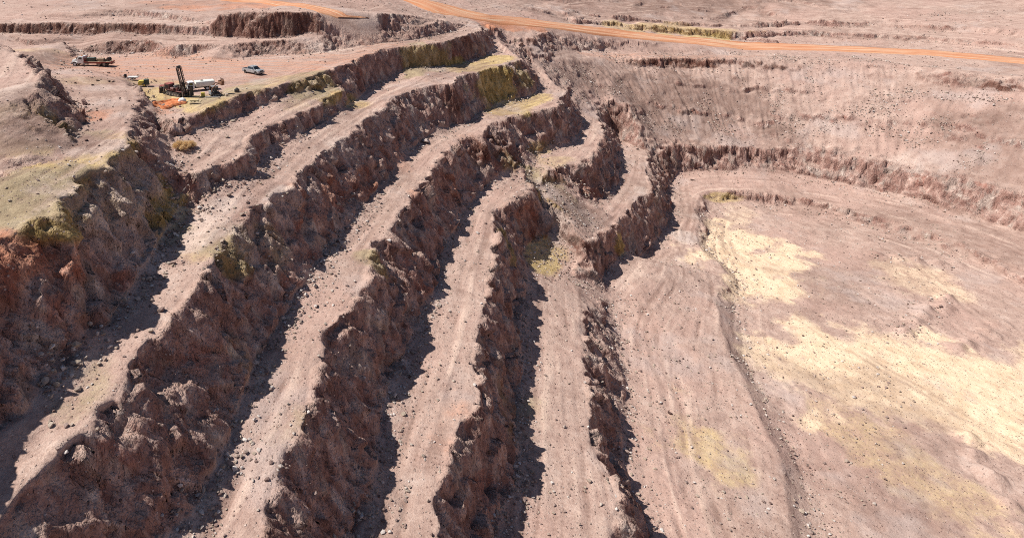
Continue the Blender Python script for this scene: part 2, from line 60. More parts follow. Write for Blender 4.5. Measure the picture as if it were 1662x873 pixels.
ZONES = [('ochre',42.5,210.6,-8.3,16,6,4,0.91,0.95), ('ochre',28.8,196.3,-8,13,6,3,0.87,0.85), ('ochre',40,196,-14,16,8,9,0.79,1), ('olive',53.1,208.8,-14.6,6,6,7,0.79,0.8), ('ochre',46.6,192.4,-19.7,18,6,3,0.79,1), ('ochre',58.4,203.3,-19.8,7,5,3,0.70,0.7), ('olive',-13.6,140.4,-1.5,11,6,5,1.15,1), ('olive',17.3,190.4,-4,15,6,6,0.87,1), ('ochre',-9.9,138,-3.7,8,5,3,1.15,0.65), ('ochre',-3.8,148.6,-8,8,4,3,1.15,0.6), ('ochre',-16,129.6,-3.5,8,4,2,1.15,0.3), ('olive',-27.4,127.4,0.1,15,4,2,1.12,0.75), ('ochre',-30.1,117.1,0.3,10,4,2,1.12,0.7), ('ochre',-22,135,0.1,14,4,2,1.12,0.5), ('ochre',-45.2,126.1,0,9,9,2,0.00,0.75), ('ochre',-50.9,135,0.1,9,8,2,0.00,0.5), ('rust',-38.8,111.2,-0.1,4,4,1.5,0.00,0.45), ('ochre',-34,118.2,-0,8,6,2,0.35,0.7), ('ochre',-36.2,67.7,3.1,13,7,3,1.22,0.9), ('ochre',-35.9,75.4,2.5,11,6,3,1.40,0.85), ('olive',-36.3,62.4,3,14,8,3,1.05,0.8), ('ochre',-34.6,68.6,1.9,6,5,3,1.05,0.4), ('olive',-36.2,58.2,2.3,8,5,3,1.05,0.6), ('ochre',-37.6,83.3,2.7,8,4,3,1.22,0.4), ('ochre',-59.4,129.8,1.9,8,8,3,0.00,0.4), ('ochre',-84.3,164.7,2.2,20,5,3,0.00,0.35), ('olive',-45.9,81.4,4.7,9,6,4,0.52,0.8), ('ochre',-46.2,77.2,4.2,8,5,3,0.52,0.5), ('ochre',-31.5,73.9,-1.8,13,7,8,1.22,0.8), ('pale',-32.6,66.9,-0.1,6,4,4,1.22,0.6), ('pale',-31.9,79.3,-2.3,7,4,5,1.22,0.6), ('olive',-29.5,77.4,-6.5,8,5,5,1.22,0.7), ('ochre',-33.2,63.9,1.2,8,5,4,1.22,0.8), ('ochre',-32.9,60.3,1,8,4,3,1.22,0.7), ('rust',-34.3,54.1,0.1,4.5,4,4,1.05,0.9), ('rust',-32,56.7,-2.3,3.5,3,3,1.05,0.7), ('rust',-35.4,53.9,0.8,4,4,3.5,1.05,0.8), ('pale',-30.4,69.1,-5.2,7,5,6,1.22,0.6), ('pale',-32.2,68.8,-2.1,6,4,5,1.22,0.35), ('pale',-28.2,75.1,-8.6,5,4,5,1.22,0.4), ('olive',-18.9,76,-10.4,6,4,6,1.22,0.75), ('olive',-15.5,82.5,-13.3,5,4,6,1.22,0.4), ('olive',0.5,91.9,-21,4,4,5,1.22,0.7), ('olive',31.3,128.5,-36.9,6,4,7,1.31,0.8), ('ochre',43.6,140.1,-45.4,8,7,3,1.05,0.85), ('olive',52.9,161.2,-36.4,10,5,4,-0.35,0.85), ('olive',45.1,166.2,-32.4,6,4,4,0.00,0.7), ('olive',38.8,162.9,-28.2,5,4,6,0.00,0.6), ('ochre',53.3,181.1,-29.8,10,5,4,0.70,0.5), ('ochre',56,173.5,-31.5,12,5,3,0.70,0.4), ('ochre',68.1,153,-48.5,4,4,4,0.70,0.7), ('ochre',136,297.8,-7.7,40,9,5,0.00,0.5), ('ochre',158.6,295.4,-9.4,30,8,5,0.00,0.55), ('ochre',98.2,282.9,-5.8,14,5,4,0.00,0.4), ('ochre',124.5,204.4,-56.3,8,3,2,0.00,0.6), ('rust',19.2,137.1,-26.6,7,5,6,1.13,0.6), ('rust',11.7,120.7,-22.8,5,4,5,1.13,0.4), ('rust',-6.9,106.4,-14.2,9,4,5,1.13,0.5), ('rust',-1.3,117.1,-17.2,7,4,4,1.13,0.55), ('rust',-12.1,92.8,-11.4,6,4,5,1.13,0.5), ('rust',39.5,145.1,-36.7,6,5,6,1.05,0.6), ('rust',-46.1,96.8,2.7,6,4,3,1.05,0.6), ('rust',-47.9,93.9,5,8,4,4,1.05,0.35), ('rust',-21.1,94.6,-5.6,6,3,3,1.05,0.4), ('rust',5.7,134.8,-18,8,4,5,1.05,0.35), ('rust',66.2,171.5,-38.6,8,6,5,0.87,0.45), ('rust',26.4,156.9,-22.3,8,5,5,1.05,0.3), ('rust',-56.4,170,0.4,7,5,3,0.00,0.4), ('rust',-45.9,217.2,9.7,30,8,4,0.00,0.55), ('rust',55.6,254.8,-2.1,16,4,3,0.00,0.6), ('pale',-53.8,90.6,8.2,8,6,4,0.52,0.75), ('pale',-49.3,88.6,6.8,6,5,4,0.52,0.4), ('pale',-39.1,80.8,2.6,5,4,2,0.52,0.8), ('pale',-22.2,85.2,-8.6,10,5,2,1.13,0.55), ('pale',-22.8,78.2,-8.7,7,4,2,1.13,0.6), ('ochre',-22.3,74.7,-8.9,6,4,2,1.13,0.4), ('pale',-14.3,91,-9.5,7,4,4,1.13,0.6), ('pale',-5,119.5,-10.7,9,4,4,1.13,0.5), ('pale',-17.8,80.8,-11,6,4,5,1.13,0.5), ('pale',3,144,-10.2,9,4,4,1.05,0.5), ('pale',-10.9,101.5,-11,5,4,4,1.05,0.4), ('pale',96.6,172,-56.1,5,4,2,1.05,0.8), ('pale',106.7,186.6,-55.5,3,6,2,1.05,0.6), ('pale',84.7,179.1,-43.7,4,2,2,1.05,0.8), ('pale',90,158.5,-56.2,5,5,2,1.05,0.5), ('pale',50.7,148.9,-42.8,6,5,4,1.05,0.7), ('pale',48,152.2,-39.9,6,5,4,1.05,0.7), ('pale',-95.4,192.5,6.3,50,8,4,0.00,0.35), ('pale',-14.3,178.1,0.9,10,5,3,0.00,0.5), ('pale',94,268.1,-12.5,16,4,4,0.00,0.5), ('pale',69.9,249.5,-9.2,12,4,4,0.00,0.4), ('cream',112.3,173.8,-59,18,14,3,1.22,1), ('cream',106.7,159.2,-58.5,26,20,3,1.05,0.95), ('cream',125,192.9,-58.3,10,6,3,1.05,0.4), ('rust',47.4,251.9,0.2,16,9,4,0.35,0.8), ('rust',67.7,262.5,-2.5,16,6,4,0.00,0.7), ('rust',-60.6,228.7,9.8,40,8,4,0.00,0.4), ('ochre',132.6,289.6,-10.1,26,4,4,0.00,0.8), ('ochre',160,291.7,-11.8,22,4,4,0.00,0.8), ('dark',147.3,296.6,-8.1,30,3,3,0.00,0.5), ('dark',156,315.6,-6.1,30,3,3,0.00,0.5), ('dark',125.3,237.8,-33.7,20,3,3,0.00,0.5), ('pale',-31.6,69.9,-2.6,13,7,8,1.22,0.6), ('olive',51,157.8,-36.9,14,8,7,-0.35,0.95), ('dim',51.6,156.6,-37.3,14,9,8,-0.35,0.9), ('dark',46.6,161.2,-34.5,6,5,6,0.00,0.9), ('dark',41,164.9,-28.9,5,5,7,0.00,1), ('dark',52.2,145.7,-44,8,6,7,0.00,0.8), ('olive',-45.9,81.4,4.7,12,8,5,0.35,0.8), ('dim',-48.3,84.8,5.9,12,10,6,0.35,0.7), ('dark',115.5,260.1,-18.4,14,5,5,0.00,0.9), ('dark',131.7,260.8,-19.1,16,5,5,0.00,1), ('dark',145.3,256.8,-18.8,16,5,5,0.00,0.9), ('dark',105,260.2,-17.9,6,5,5,0.00,0.8), ('dark',-32.6,182.9,7.4,14,5,6,0.00,0.9), ('dark',-22,185.5,7.4,10,5,6,0.00,0.9), ('dark',-41.6,182.4,6.6,7,5,6,0.00,0.8), ('dark',-110,191,5.1,30,6,6,0.00,1), ('dark',-97,191.6,5,26,6,6,0.00,1), ('dark',-83.4,191.1,5.3,22,6,6,0.00,1), ('dark',-71.7,190,5.2,16,6,5,0.00,0.8), ('dark',-84.2,178.9,1.5,26,5,4,0.00,0.8), ('dark',-26.4,175.4,1.3,20,5,5,0.00,0.7), ('dark',31.3,208.6,-1.9,12,7,6,0.87,0.6), ('dark',-34.4,171.4,1.1,14,4,4,0.00,0.6), ('dark',-71.4,178.3,1.6,14,4,4,0.00,0.6), ('dark',24.8,172.6,-12.5,6,4,6,1.05,0.8), ('dark',34.6,164.9,-23.9,5,4,6,1.05,1), ('dark',43.1,145,-42.7,8,5,6,1.05,0.6), ('dark',64.1,212.4,-19.8,8,5,6,1.05,0.5), ('dark',52.3,166.3,-33.7,8,4,4,0.35,0.9), ('dark',96.7,232.6,-36.8,6,6,8,1.05,0.7), ('dark',70.9,173.5,-41.4,10,5,7,0.87,0.4), ('dark',111.1,218.4,-48.4,8,6,6,0.87,0.6), ('dark',-50.9,99.1,5.2,8,4,5,1.05,0.5), ('dark',61.6,246.3,-8.7,8,5,5,0.00,0.8), ('dim',115.7,245.7,-27.4,30,20,12,0.00,0.95), ('dim',136.2,240.6,-31.3,30,25,14,0.00,0.9), ('dim',84.7,245.2,-21,16,14,10,0.00,0.7), ('dim',120,230,-39.8,30,12,6,0.00,0.6), ('dim',96.7,232.6,-36.8,8,10,6,0.00,0.4), ('dim',7.9,196.8,1.5,16,8,4,1.05,0.5), ('dim',-7.6,193.2,8.1,12,6,4,0.00,0.4), ('dim',-73.8,185.2,3.5,40,6,3,0.00,0.4), ('dim',165.2,336.5,-0.3,60,26,10,0.00,0.85), ('dim',107.9,312.8,-1.9,30,16,8,0.00,0.6), ('dim',79.4,298.9,1,18,14,6,0.00,0.4), ('dim',-97,191.7,5.4,10,3,2,0.00,0.3), ('dim',-45.1,79.8,4.2,10,7,4,0.35,0.6), ('dim',-47.5,90.2,5.4,8,10,4,1.05,0.5), ('dim',54,159,-37.4,9,6,5,-0.35,0.6), ('dim',52.9,145.7,-43.1,7,7,6,0.00,0.5), ('dim',-83.1,157.2,1.8,14,8,3,0.00,0.9), ('dark',29.3,158.8,-23.8,5,4,6,1.05,1), ('dark',37.2,167.4,-23.8,4,4,6,1.05,1), ('dim',-79.9,177.3,1.9,20,5,3,0.00,0.35), ('dim',18.5,206.5,2.6,12,6,3,0.79,0.4), ('dim',62.7,239.1,-13.6,8,8,5,0.00,0.4), ('track',-46.3,152.4,-0,45,18,4,0.00,1), ('track',-19.2,158.7,-0.1,30,14,4,0.52,0.9), ('track',3.7,183.4,-0.3,22,7,4,0.79,0.5), ('track',-65.7,162.8,0,30,10,4,0.00,0.7), ('track',101.2,264.9,-15.5,40,6,4,0.00,0.45), ('track',139.9,262.4,-15.9,40,6,4,0.00,0.45), ('dark',165,252,-17,16,4,4,-0.30,0.9), ('dark',195,238,-17,20,4,4,-0.61,0.9), ('dark',222,208,-17,20,4,4,-0.91,0.9), ('dim',205,190,-32,30,22,14,0.00,0.7), ('dim',225,130,-32,22,50,16,0.00,0.7), ('dim',150,340,6,120,40,20,0.00,0.6), ('cream',120,110,-59,22,45,3,1.31,0.85), ('cream',150,150,-59,14,12,3,0.00,0.5), ('pale',110,60,-59,20,14,3,0.52,0.7), ('ochre',95,85,-59,10,20,3,0.35,0.4), ('ochre',60,90,-56,8,14,3,0.00,0.5), ('rust',140,60,-58,14,20,4,0.00,0.35), ('olive',-8,60,-14,8,12,7,0.00,0.6), ('rust',12,70,-27,6,12,7,0.00,0.5), ('ochre',-32,40,0,6,12,4,0.00,0.6), ('olive',-26,45,-5,5,12,6,0.00,0.6), ('pale',4,75,-32,5,12,3,0.00,0.4), ('olive',28,80,-40,6,12,6,0.00,0.6), ('ochre',200,160,-30,12,30,8,0.00,0.4), ('pale',190,200,-42,12,10,4,0.00,0.4), ]
RUTS = [[(-74.2, 152.3, 0.5), (-61.8, 152.6, -0.0), (-46.3, 152.4, -0.0), (-30.8, 152.3, 0.0), (-12.8, 158.4, -0.0), (7.5, 186.2, -0.4), (35.3, 222.0, 0.1)], [(-63.6, 153.2, -0.0), (-48.5, 140.2, 0.0), (-36.9, 134.2, -0.0), (-28.5, 140.3, -0.0), (-20.0, 152.1, 0.0)], [(-69.2, 152.1, 0.4), (-50.8, 129.3, 0.7), (-39.6, 99.4, 2.0), (-34.9, 80.9, 2.6), (-35.6, 69.5, 2.8), (-36.9, 60.9, 2.9)], [(-23.8, 146.9, -0.0), (-30.4, 135.6, -0.0), (-33.2, 127.3, 0.0)], [(-60.2, 148.5, -0.0), (-39.6, 144.6, -0.0), (-31.4, 149.1, -0.0)], [(48.7, 219.8, -8.4), (31.8, 196.4, -8.4), (16.2, 177.5, -7.7), (0.0, 149.8, -8.6), (-7.8, 124.2, -8.2), (-14.4, 104.0, -8.5), (-19.0, 88.0, -8.2), (-21.1, 76.8, -9.0)], [(61.7, 207.4, -19.7), (45.6, 192.2, -19.6), (31.0, 175.7, -19.8), (15.7, 149.1, -19.7), (5.2, 119.9, -19.7), (-2.1, 95.2, -19.8)], [(-22.7, 108.7, -3.5), (-16.7, 124.5, -3.6), (-10.0, 138.8, -3.6)], [(-28.2, 91.7, -4.0), (-23.6, 102.3, -3.5), (-19.1, 114.5, -4.0)], [(70.7, 189.7, -31.9), (55.3, 174.3, -31.4), (46.6, 168.9, -31.4)], [(41.1, 156.8, -31.9), (29.9, 137.4, -32.4), (22.3, 118.8, -31.9), (19.5, 108.6, -32.1)], [(99.7, 214.7, -43.5), (85.8, 184.1, -43.6), (70.5, 162.2, -43.5)], [(116.1, 212.4, -54.7), (104.9, 187.0, -55.6), (91.8, 166.0, -56.1), (75.3, 146.2, -52.8)], [(125.3, 195.5, -58.3), (113.6, 179.8, -58.8), (104.9, 159.2, -58.5)], [(75.7, 251.0, -13.2), (107.3, 266.9, -15.6), (133.7, 265.8, -15.9), (155.9, 258.2, -15.3)], [(-45.7, 71.5, 2.7), (-42.6, 74.3, 2.6), (-38.2, 75.1, 2.6), (-35.6, 80.6, 2.7)], [(110, 120, -59), (120, 90, -59), (100, 60, -59), (90, 40, -59)], [(160, 170, -58), (150, 130, -59), (140, 90, -59), (130, 55, -59), (120, 40, -59)], [(70, 140, -56), (62, 110, -56), (55, 80, -56), (48, 50, -56)], [(8, 80, -32), (3, 60, -32), (0, 40, -33)]]
PLACE = {'truck': (-70.5, 155.6, 0.2), 'pickup': (-28.0, 146.2, 0.0), 'water': (-36.1, 128.3, -0.0), 'rig': (-39.5, 123.6, -0.0), 'loader': (-31.6, 123.1, -0.1), 'trailer': (-53.7, 137.4, 0.2), 'comp': (-49.2, 131.7, 0.0), 'drum': (-56.4, 140.1, 0.2), 'tank': (-27.5, 124.8, 0.3), 'skid': (-42.7, 126.5, -0.1), 'bag': (-36.7, 117.4, -0.0), 'box': (-34.0, 122.6, -0.1), 'mat': (-34.6, 118.2, -0.0), 'pipe': (-33.8, 116.2, -0.1), 'rods': (-31.7, 121.2, 0.0), 'shrub_a': (-31.3, 97.5, -3.3), 'shrub_b': (-30.3, 98.9, -3.3), 'cut': (-39.3, 116.2, -0.1), 'b0': (-60.9, 125.3, 2.0), 'b1': (-58.0, 129.0, 1.8), 'b2': (-56.7, 123.6, 2.0), 'b3': (-55.5, 128.8, 1.6), 'b4': (-54.6, 128.8, 1.6), 'b5': (-45.6, 109.6, 2.5), 'b6': (-43.0, 95.0, 2.5), 'b7': (-50.2, 105.4, 2.6), 'b8': (119.9, 214.4, -53.8), 'b9': (100.6, 219.8, -43.5), 'b10': (14.5, 153.5, -19.6), 'b11': (-20.7, 101.8, -6.1), 'truck_yaw': 3.0892327760299634, 'pickup_yaw': -0.6632251157578453, 'water_yaw': 3.612831551628262, 'rig_yaw': -0.6632251157578453, 'mast_vec': (-0.72, -0.56, 5.75), 'loader_yaw': 0.6108652381980153, 'trailer_yaw': 3.193952531149623, 'comp_yaw': 3.4382986264288293, 'cut_yaw': -0.6108652381980153}

import bpy, bmesh, math, random
import numpy as np
from mathutils import Vector, Matrix
from mathutils.geometry import delaunay_2d_cdt

random.seed(7)
rng = np.random.default_rng(11)
scene = bpy.context.scene
COL = scene.collection

# ------------------------------------------------------------------ noise
def _hash(ix, iy, iz, seed):
    h = (ix * 374761393 + iy * 668265263 + iz * 2147483647 + seed * 974634777).astype(np.int64) & 0xffffffff
    h = ((h ^ (h >> 13)) * 1274126177) & 0xffffffff
    h = ((h ^ (h >> 16)) * 2246822519) & 0xffffffff
    return ((h ^ (h >> 15)) & 0xffffff).astype(np.float32) / float(0x800000) - 1.0

def vnoise(x, y, z=None, seed=0):
    """smooth value noise in about -1..1"""
    xi = np.floor(x); yi = np.floor(y)
    fx = (x - xi).astype(np.float32); fy = (y - yi).astype(np.float32)
    xi = xi.astype(np.int64); yi = yi.astype(np.int64)
    fx = fx * fx * fx * (fx * (fx * 6 - 15) + 10); fy = fy * fy * fy * (fy * (fy * 6 - 15) + 10)
    def plane(zi):
        a = _hash(xi, yi, zi, seed); b = _hash(xi + 1, yi, zi, seed)
        c = _hash(xi, yi + 1, zi, seed); d = _hash(xi + 1, yi + 1, zi, seed)
        a = a + (b - a) * fx; c = c + (d - c) * fx
        return a + (c - a) * fy
    if z is None:
        return plane(np.int64(0))
    zi = np.floor(z); fz = (z - zi).astype(np.float32); zi = zi.astype(np.int64)
    fz = fz * fz * (3 - 2 * fz)
    p = plane(zi); q = plane(zi + 1)
    return p + (q - p) * fz

def fbm(x, y, z=None, octaves=4, seed=0, gain=.5, ridged=False):
    s = 0; a = 1.0; t = 0
    for o in range(octaves):
        k = 2.03 ** o
        c, sn = math.cos(o * .7), math.sin(o * .7)
        n = vnoise((x * c - y * sn) * k + o * 17.3, (x * sn + y * c) * k - o * 9.1, None if z is None else z * k, seed + o)
        if ridged: n = 1 - 2 * np.abs(n)
        s = s + n * a; t += a; a *= gain
    return s / t

def sstep(a, b, x):
    t = np.clip((x - a) / (b - a), 0, 1)
    return t * t * (3 - 2 * t)

def blur(a, r):
    """three box blurs, about a gaussian of sigma r cells"""
    for _ in range(3):
        for ax in (0, 1):
            n = int(r)
            p = np.pad(a, [(n + 1, n) if i == ax else (0, 0) for i in (0, 1)], mode='edge')
            c = np.cumsum(p, axis=ax, dtype=np.float64)
            L = a.shape[ax]
            hi = np.take(c, range(2 * n + 1, 2 * n + 1 + L), axis=ax); lo = np.take(c, range(0, L), axis=ax)
            a = ((hi - lo) / (2 * n + 1))
    return a

# ------------------------------------------------------------------ bench model -> raster of heights
RX0, RY0, RX1, RY1, RS = -170.0, -20.0, 350.0, 360.0, .25
NX, NY = int((RX1 - RX0) / RS) + 1, int((RY1 - RY0) / RS) + 1

def make_raster():
    vs, zs, es = [], [], []
    for name, pts in LINES.items():
        b = len(vs)
        for i, p in enumerate(pts):
            vs.append(Vector((p[0], p[1]))); zs.append(p[2])
            if i: es.append((b + i - 1, b + i))
    for p in POINTS:
        vs.append(Vector((p[0], p[1]))); zs.append(p[2])
    ov, oe, of, orv, ore, orf = delaunay_2d_cdt(vs, es, [], 0, 1e-4)
    va = np.array([(v.x, v.y) for v in vs]); za = np.array(zs)
    oz = []
    for v, o in zip(ov, orv):
        if o: oz.append(np.mean([zs[i] for i in o]))
        else:
            d = np.hypot(va[:, 0] - v.x, va[:, 1] - v.y); oz.append(za[np.argmin(d)])
    R = np.full((NY, NX), 0.0)
    for f in of:
        idx = list(f)
        for k in range(1, len(idx) - 1):
            a, b, c = idx[0], idx[k], idx[k + 1]
            (x0, y0), (x1, y1), (x2, y2) = ov[a], ov[b], ov[c]
            den = (y1 - y2) * (x0 - x2) + (x2 - x1) * (y0 - y2)
            if abs(den) < 1e-9: continue
            i0 = max(0, int((min(x0, x1, x2) - RX0) / RS)); i1 = min(NX - 1, int((max(x0, x1, x2) - RX0) / RS) + 1)
            j0 = max(0, int((min(y0, y1, y2) - RY0) / RS)); j1 = min(NY - 1, int((max(y0, y1, y2) - RY0) / RS) + 1)
            if i1 < i0 or j1 < j0: continue
            X = RX0 + RS * np.arange(i0, i1 + 1)[None, :]; Y = RY0 + RS * np.arange(j0, j1 + 1)[:, None]
            w0 = ((y1 - y2) * (X - x2) + (x2 - x1) * (Y - y2)) / den
            w1 = ((y2 - y0) * (X - x2) + (x0 - x2) * (Y - y2)) / den
            w2 = 1 - w0 - w1
            m = (w0 >= -1e-6) & (w1 >= -1e-6) & (w2 >= -1e-6)
            zz = w0 * oz[a] + w1 * oz[b] + w2 * oz[c]
            R[j0:j1 + 1, i0:i1 + 1][m] = zz[m]
    return R

RAW = make_raster()

def bil(R, x, y):
    u = np.clip((x - RX0) / RS, 0, NX - 1.001); v = np.clip((y - RY0) / RS, 0, NY - 1.001)
    i = u.astype(int); j = v.astype(int); fu = u - i; fv = v - j
    return (R[j, i] * (1 - fu) + R[j, i + 1] * fu) * (1 - fv) + (R[j + 1, i] * (1 - fu) + R[j + 1, i + 1] * fu) * fv

# ragged crests: shift the plan position by noise, more where the ground is steep
xs_r = RX0 + RS * np.arange(NX); ys_r = RY0 + RS * np.arange(NY)
GX, GY = np.meshgrid(xs_r, ys_r)
gy_, gx_ = np.gradient(RAW, RS)
steep0 = blur(np.clip(np.hypot(gx_, gy_), 0, 2.5), 5)
wm = .15 + .85 * sstep(.15, .9, steep0)
wx = (fbm(GX / 5.5, GY / 5.5, seed=3, octaves=4, gain=.6) * .95 + fbm(GX / 1.9, GY / 1.9, seed=5, octaves=2) * .55) * wm
wy = (fbm(GX / 5.5, GY / 5.5, seed=23, octaves=4, gain=.6) * .95 + fbm(GX / 1.9, GY / 1.9, seed=25, octaves=2) * .55) * wm
free = sstep(2, -22, GY - (80 + .9 * GX)) * sstep(115, 95, GX)          # nearer benches swing more
wx = wx + fbm(GX / 26, GY / 26, seed=33, octaves=2) * 5 * free; wy = wy + fbm(GX / 26, GY / 26, seed=37, octaves=2) * 5 * free
Z0 = bil(RAW, GX + wx, GY + wy)
# scree collects in the toes
bl = blur(Z0, 8)
FAN = np.clip(.62 + .95 * fbm(GX / 6.5, GY / 6.5, seed=45, octaves=3), .1, 1.5)
BACK = sstep(163, 170, GY) * sstep(45, 35, GX)
HUMP = np.exp(-((GX + 52) / 13.) ** 2 - ((GY - 96) / 26.) ** 2)
NEARK = (1 - .93 * BACK) * (1 - .85 * np.clip(HUMP * 1.3, 0, 1)) * (1 - .9 * np.exp(-((GX + 44) / 7.) ** 2 - ((GY - 69) / 8.) ** 2))
Z0 = Z0 + .9 * NEARK * np.maximum(0, bl - Z0 - .05) * FAN
# crests break off a little
bl = blur(Z0, 2)
Z0 = Z0 - .45 * (1 - BACK) * np.maximum(0, Z0 - bl)
gy_, gx_ = np.gradient(Z0, RS)
SL = blur(np.hypot(gx_, gy_), 1)
# undulating bench floors with windrows and ruts
flat = 1 - sstep(.25, .6, SL)
ROUGH = 1 - .9 * np.exp(-(np.abs((GX + 30) / 48.) ** 4) - (np.abs((GY - 142) / 27.) ** 4)) * sstep(-1.5, -.4, Z0) * sstep(2.4, 1.2, Z0)       # the working platform is graded
und = fbm(GX / 7, GY / 7, seed=61, octaves=4) * .28 + fbm(GX / 1.3, GY / 1.3, seed=66, octaves=2) * .07
Z0 = Z0 + flat * und * ROUGH * (1 + .8 * sstep(-50, -54, Z0))
r_ = np.random.default_rng(5)
for hx, hy, n_, ang in ((128, 128, 6, .5), (134, 120, 5, .5), (101, 70, 6, 1.2), (150, 165, 5, -.3)):   # truck loads tipped in rows on the pit floor
    for k in range(n_):
        cx_ = hx + 5.2 * k * math.cos(ang) + r_.normal() * .8; cy_ = hy + 5.2 * k * math.sin(ang) + r_.normal() * .8; hh = r_.uniform(.9, 1.7)
        dd = np.hypot((GX - cx_) * r_.uniform(.85, 1.15), GY - cy_) + .9 * fbm(GX / 2.5, GY / 2.5, seed=880 + k, octaves=2)
        Z0 = np.maximum(Z0, np.where(dd < 4, Z0 + hh * np.clip(1 - dd / 2.7, 0, 1) ** 1.15, Z0))
# scree and spoil slopes: runnels
mid = sstep(.25, .5, SL) * (1 - sstep(1.0, 1.5, SL))
Z0 = Z0 + mid * (fbm(GX / 3, GY / 3, seed=71, octaves=4) * .22)
# the far right wall: long scree slope with a few broken ledges of bedrock
RW = sstep(88, 108, GX) * sstep(150, 185, GY) * sstep(-44, -38, Z0) * sstep(-19.3, -22, Z0)
RW = np.maximum(RW, sstep(62, 72, GX) * sstep(222, 232, GY) * sstep(-30, -26, Z0) * sstep(-13, -16, Z0))
RW = np.maximum(RW, sstep(150, 190, GX) * sstep(-43, -38, Z0) * sstep(-18.5, -21.5, Z0))
FAR = sstep(284, 296, GY + .0 * GX) * sstep(60, 80, GX) * sstep(345, 335, GY)
q = Z0 / 4.6 + fbm(GX / 22, GY / 22, seed=77, octaves=3) * .9
led = sstep(.0, .45, fbm(GX / 26, GY / 26, seed=79, octaves=3))
Z0 = Z0 + np.maximum(RW * led * .5 * (.4 + .9 * vnoise(GX / 7, GY / 7, seed=78)), FAR * .55 * sstep(-.3, .3, fbm(GX / 30, GY / 12, seed=80, octaves=3))) * np.sin(2 * np.pi * q)
gy_, gx_ = np.gradient(Z0, RS)
SL = blur(np.hypot(gx_, gy_), 1)
DF = sstep(94, 100, GX) * sstep(-21.8, -20.6, Z0) * sstep(-15.4, -16.4, Z0) * sstep(200, 215, GY)
BERM = np.exp(-((GX + 43) / 5.) ** 2 - ((GY - 69) / 8.) ** 2)
th = .62 - .3 * DF - .25 * BERM - .5 * HUMP - .28 * BACK - .3 * FAR
ROCKM = sstep(th, th + .5 - .15 * BACK, SL) * (1 - RW) + RW * sstep(.88, 1.35, SL)

# flutes and runnels: noise dragged along the fall line of the faces
sm = blur(Z0, 3); ly, lx = np.gradient(sm, RS); ln = np.hypot(lx, ly) + 1e-4
lx, ly = (lx / ln).astype(np.float32), (ly / ln).astype(np.float32)
base = fbm(GX / .95, GY / .95, seed=401, octaves=3, gain=.7).astype(np.float32)
acc = base.copy()
for sgn in (-1, 1):
    qx, qy = GX.copy(), GY.copy()
    for _ in range(9):
        u = np.clip(((qx - RX0) / RS).astype(np.int32), 0, NX - 1); v = np.clip(((qy - RY0) / RS).astype(np.int32), 0, NY - 1)
        qx = qx + sgn * .42 * lx[v, u]; qy = qy + sgn * .42 * ly[v, u]
        acc += bil(base, qx, qy).astype(np.float32)
FLUTE = acc / acc.std()
# wheel lanes and dozer scrapes: noise dragged along the benches
sm = blur(Z0, 34); ly, lx = np.gradient(sm, RS); ln = np.hypot(lx, ly) + 1e-4
lx, ly = (lx / ln).astype(np.float32), (ly / ln).astype(np.float32)
base = fbm(GX / .8, GY / .8, seed=421, octaves=3, gain=.75).astype(np.float32)
acc = base.copy()
for sgn in (-1, 1):
    qx, qy = GX.copy(), GY.copy()
    for _ in range(13):
        u = np.clip(((qx - RX0) / RS).astype(np.int32), 0, NX - 1); v = np.clip(((qy - RY0) / RS).astype(np.int32), 0, NY - 1)
        qx = qx - sgn * .8 * ly[v, u]; qy = qy + sgn * .8 * lx[v, u]
        acc += bil(base, qx, qy).astype(np.float32)
LANE = acc / acc.std() * (.25 + .75 * sstep(.03, .16, ln)) * (1 - .85 * RW)
Z0 = Z0 + RW * FLUTE * .10
Z0 = Z0 + .035 * LANE * flat
# hollows the ground is: rubble gathers there
HOLLOW = np.clip((blur(Z0, 8) - Z0) / .5, 0, 1)

# haul road beds are graded
def strip_mask(line, width):
    mk = np.zeros(Z0.shape)
    for (ax, ay, az), (bx, by, bz) in zip(line[:-1], line[1:]):
        i0 = max(0, int((min(ax, bx) - width * 2 - RX0) / RS)); i1 = min(NX, int((max(ax, bx) + width * 2 - RX0) / RS))
        j0 = max(0, int((min(ay, by) - width * 2 - RY0) / RS)); j1 = min(NY, int((max(ay, by) + width * 2 - RY0) / RS))
        if i1 <= i0 or j1 <= j0: continue
        X, Y = GX[j0:j1, i0:i1], GY[j0:j1, i0:i1]; dx, dy = bx - ax, by - ay
        tt = np.clip(((X - ax) * dx + (Y - ay) * dy) / (dx * dx + dy * dy), 0, 1)
        d = np.hypot(X - ax - dx * tt, Y - ay - dy * tt)
        mk[j0:j1, i0:i1] = np.maximum(mk[j0:j1, i0:i1], 1 - sstep(width * .5, width, d))
    return mk
def resample(line, n):
    p = np.array(line); s = np.r_[0, np.cumsum(np.hypot(*(p[1:, :2] - p[:-1, :2]).T))]; q = np.linspace(0, s[-1], n)
    return np.stack([np.interp(q, s, p[:, k]) for k in range(3)], -1)
ROADS = [(resample(LINES['road_lo'], 260), resample(LINES['road_up'], 260)), (resample(ROAD_B[0], 90), resample(ROAD_B[1], 90))]
for lo, up in ROADS:
    c = (lo + up) / 2; wd = np.hypot(*(up - lo)[:, :2].T).mean()
    mk = strip_mask([tuple(p) for p in c[::6]] + [tuple(c[-1])], min(wd * .6, 9.))
    Z0 = Z0 * (1 - mk) + blur(Z0, 9) * mk
    ROCKM = ROCKM * (1 - mk); FLUTE = FLUTE * (1 - mk)

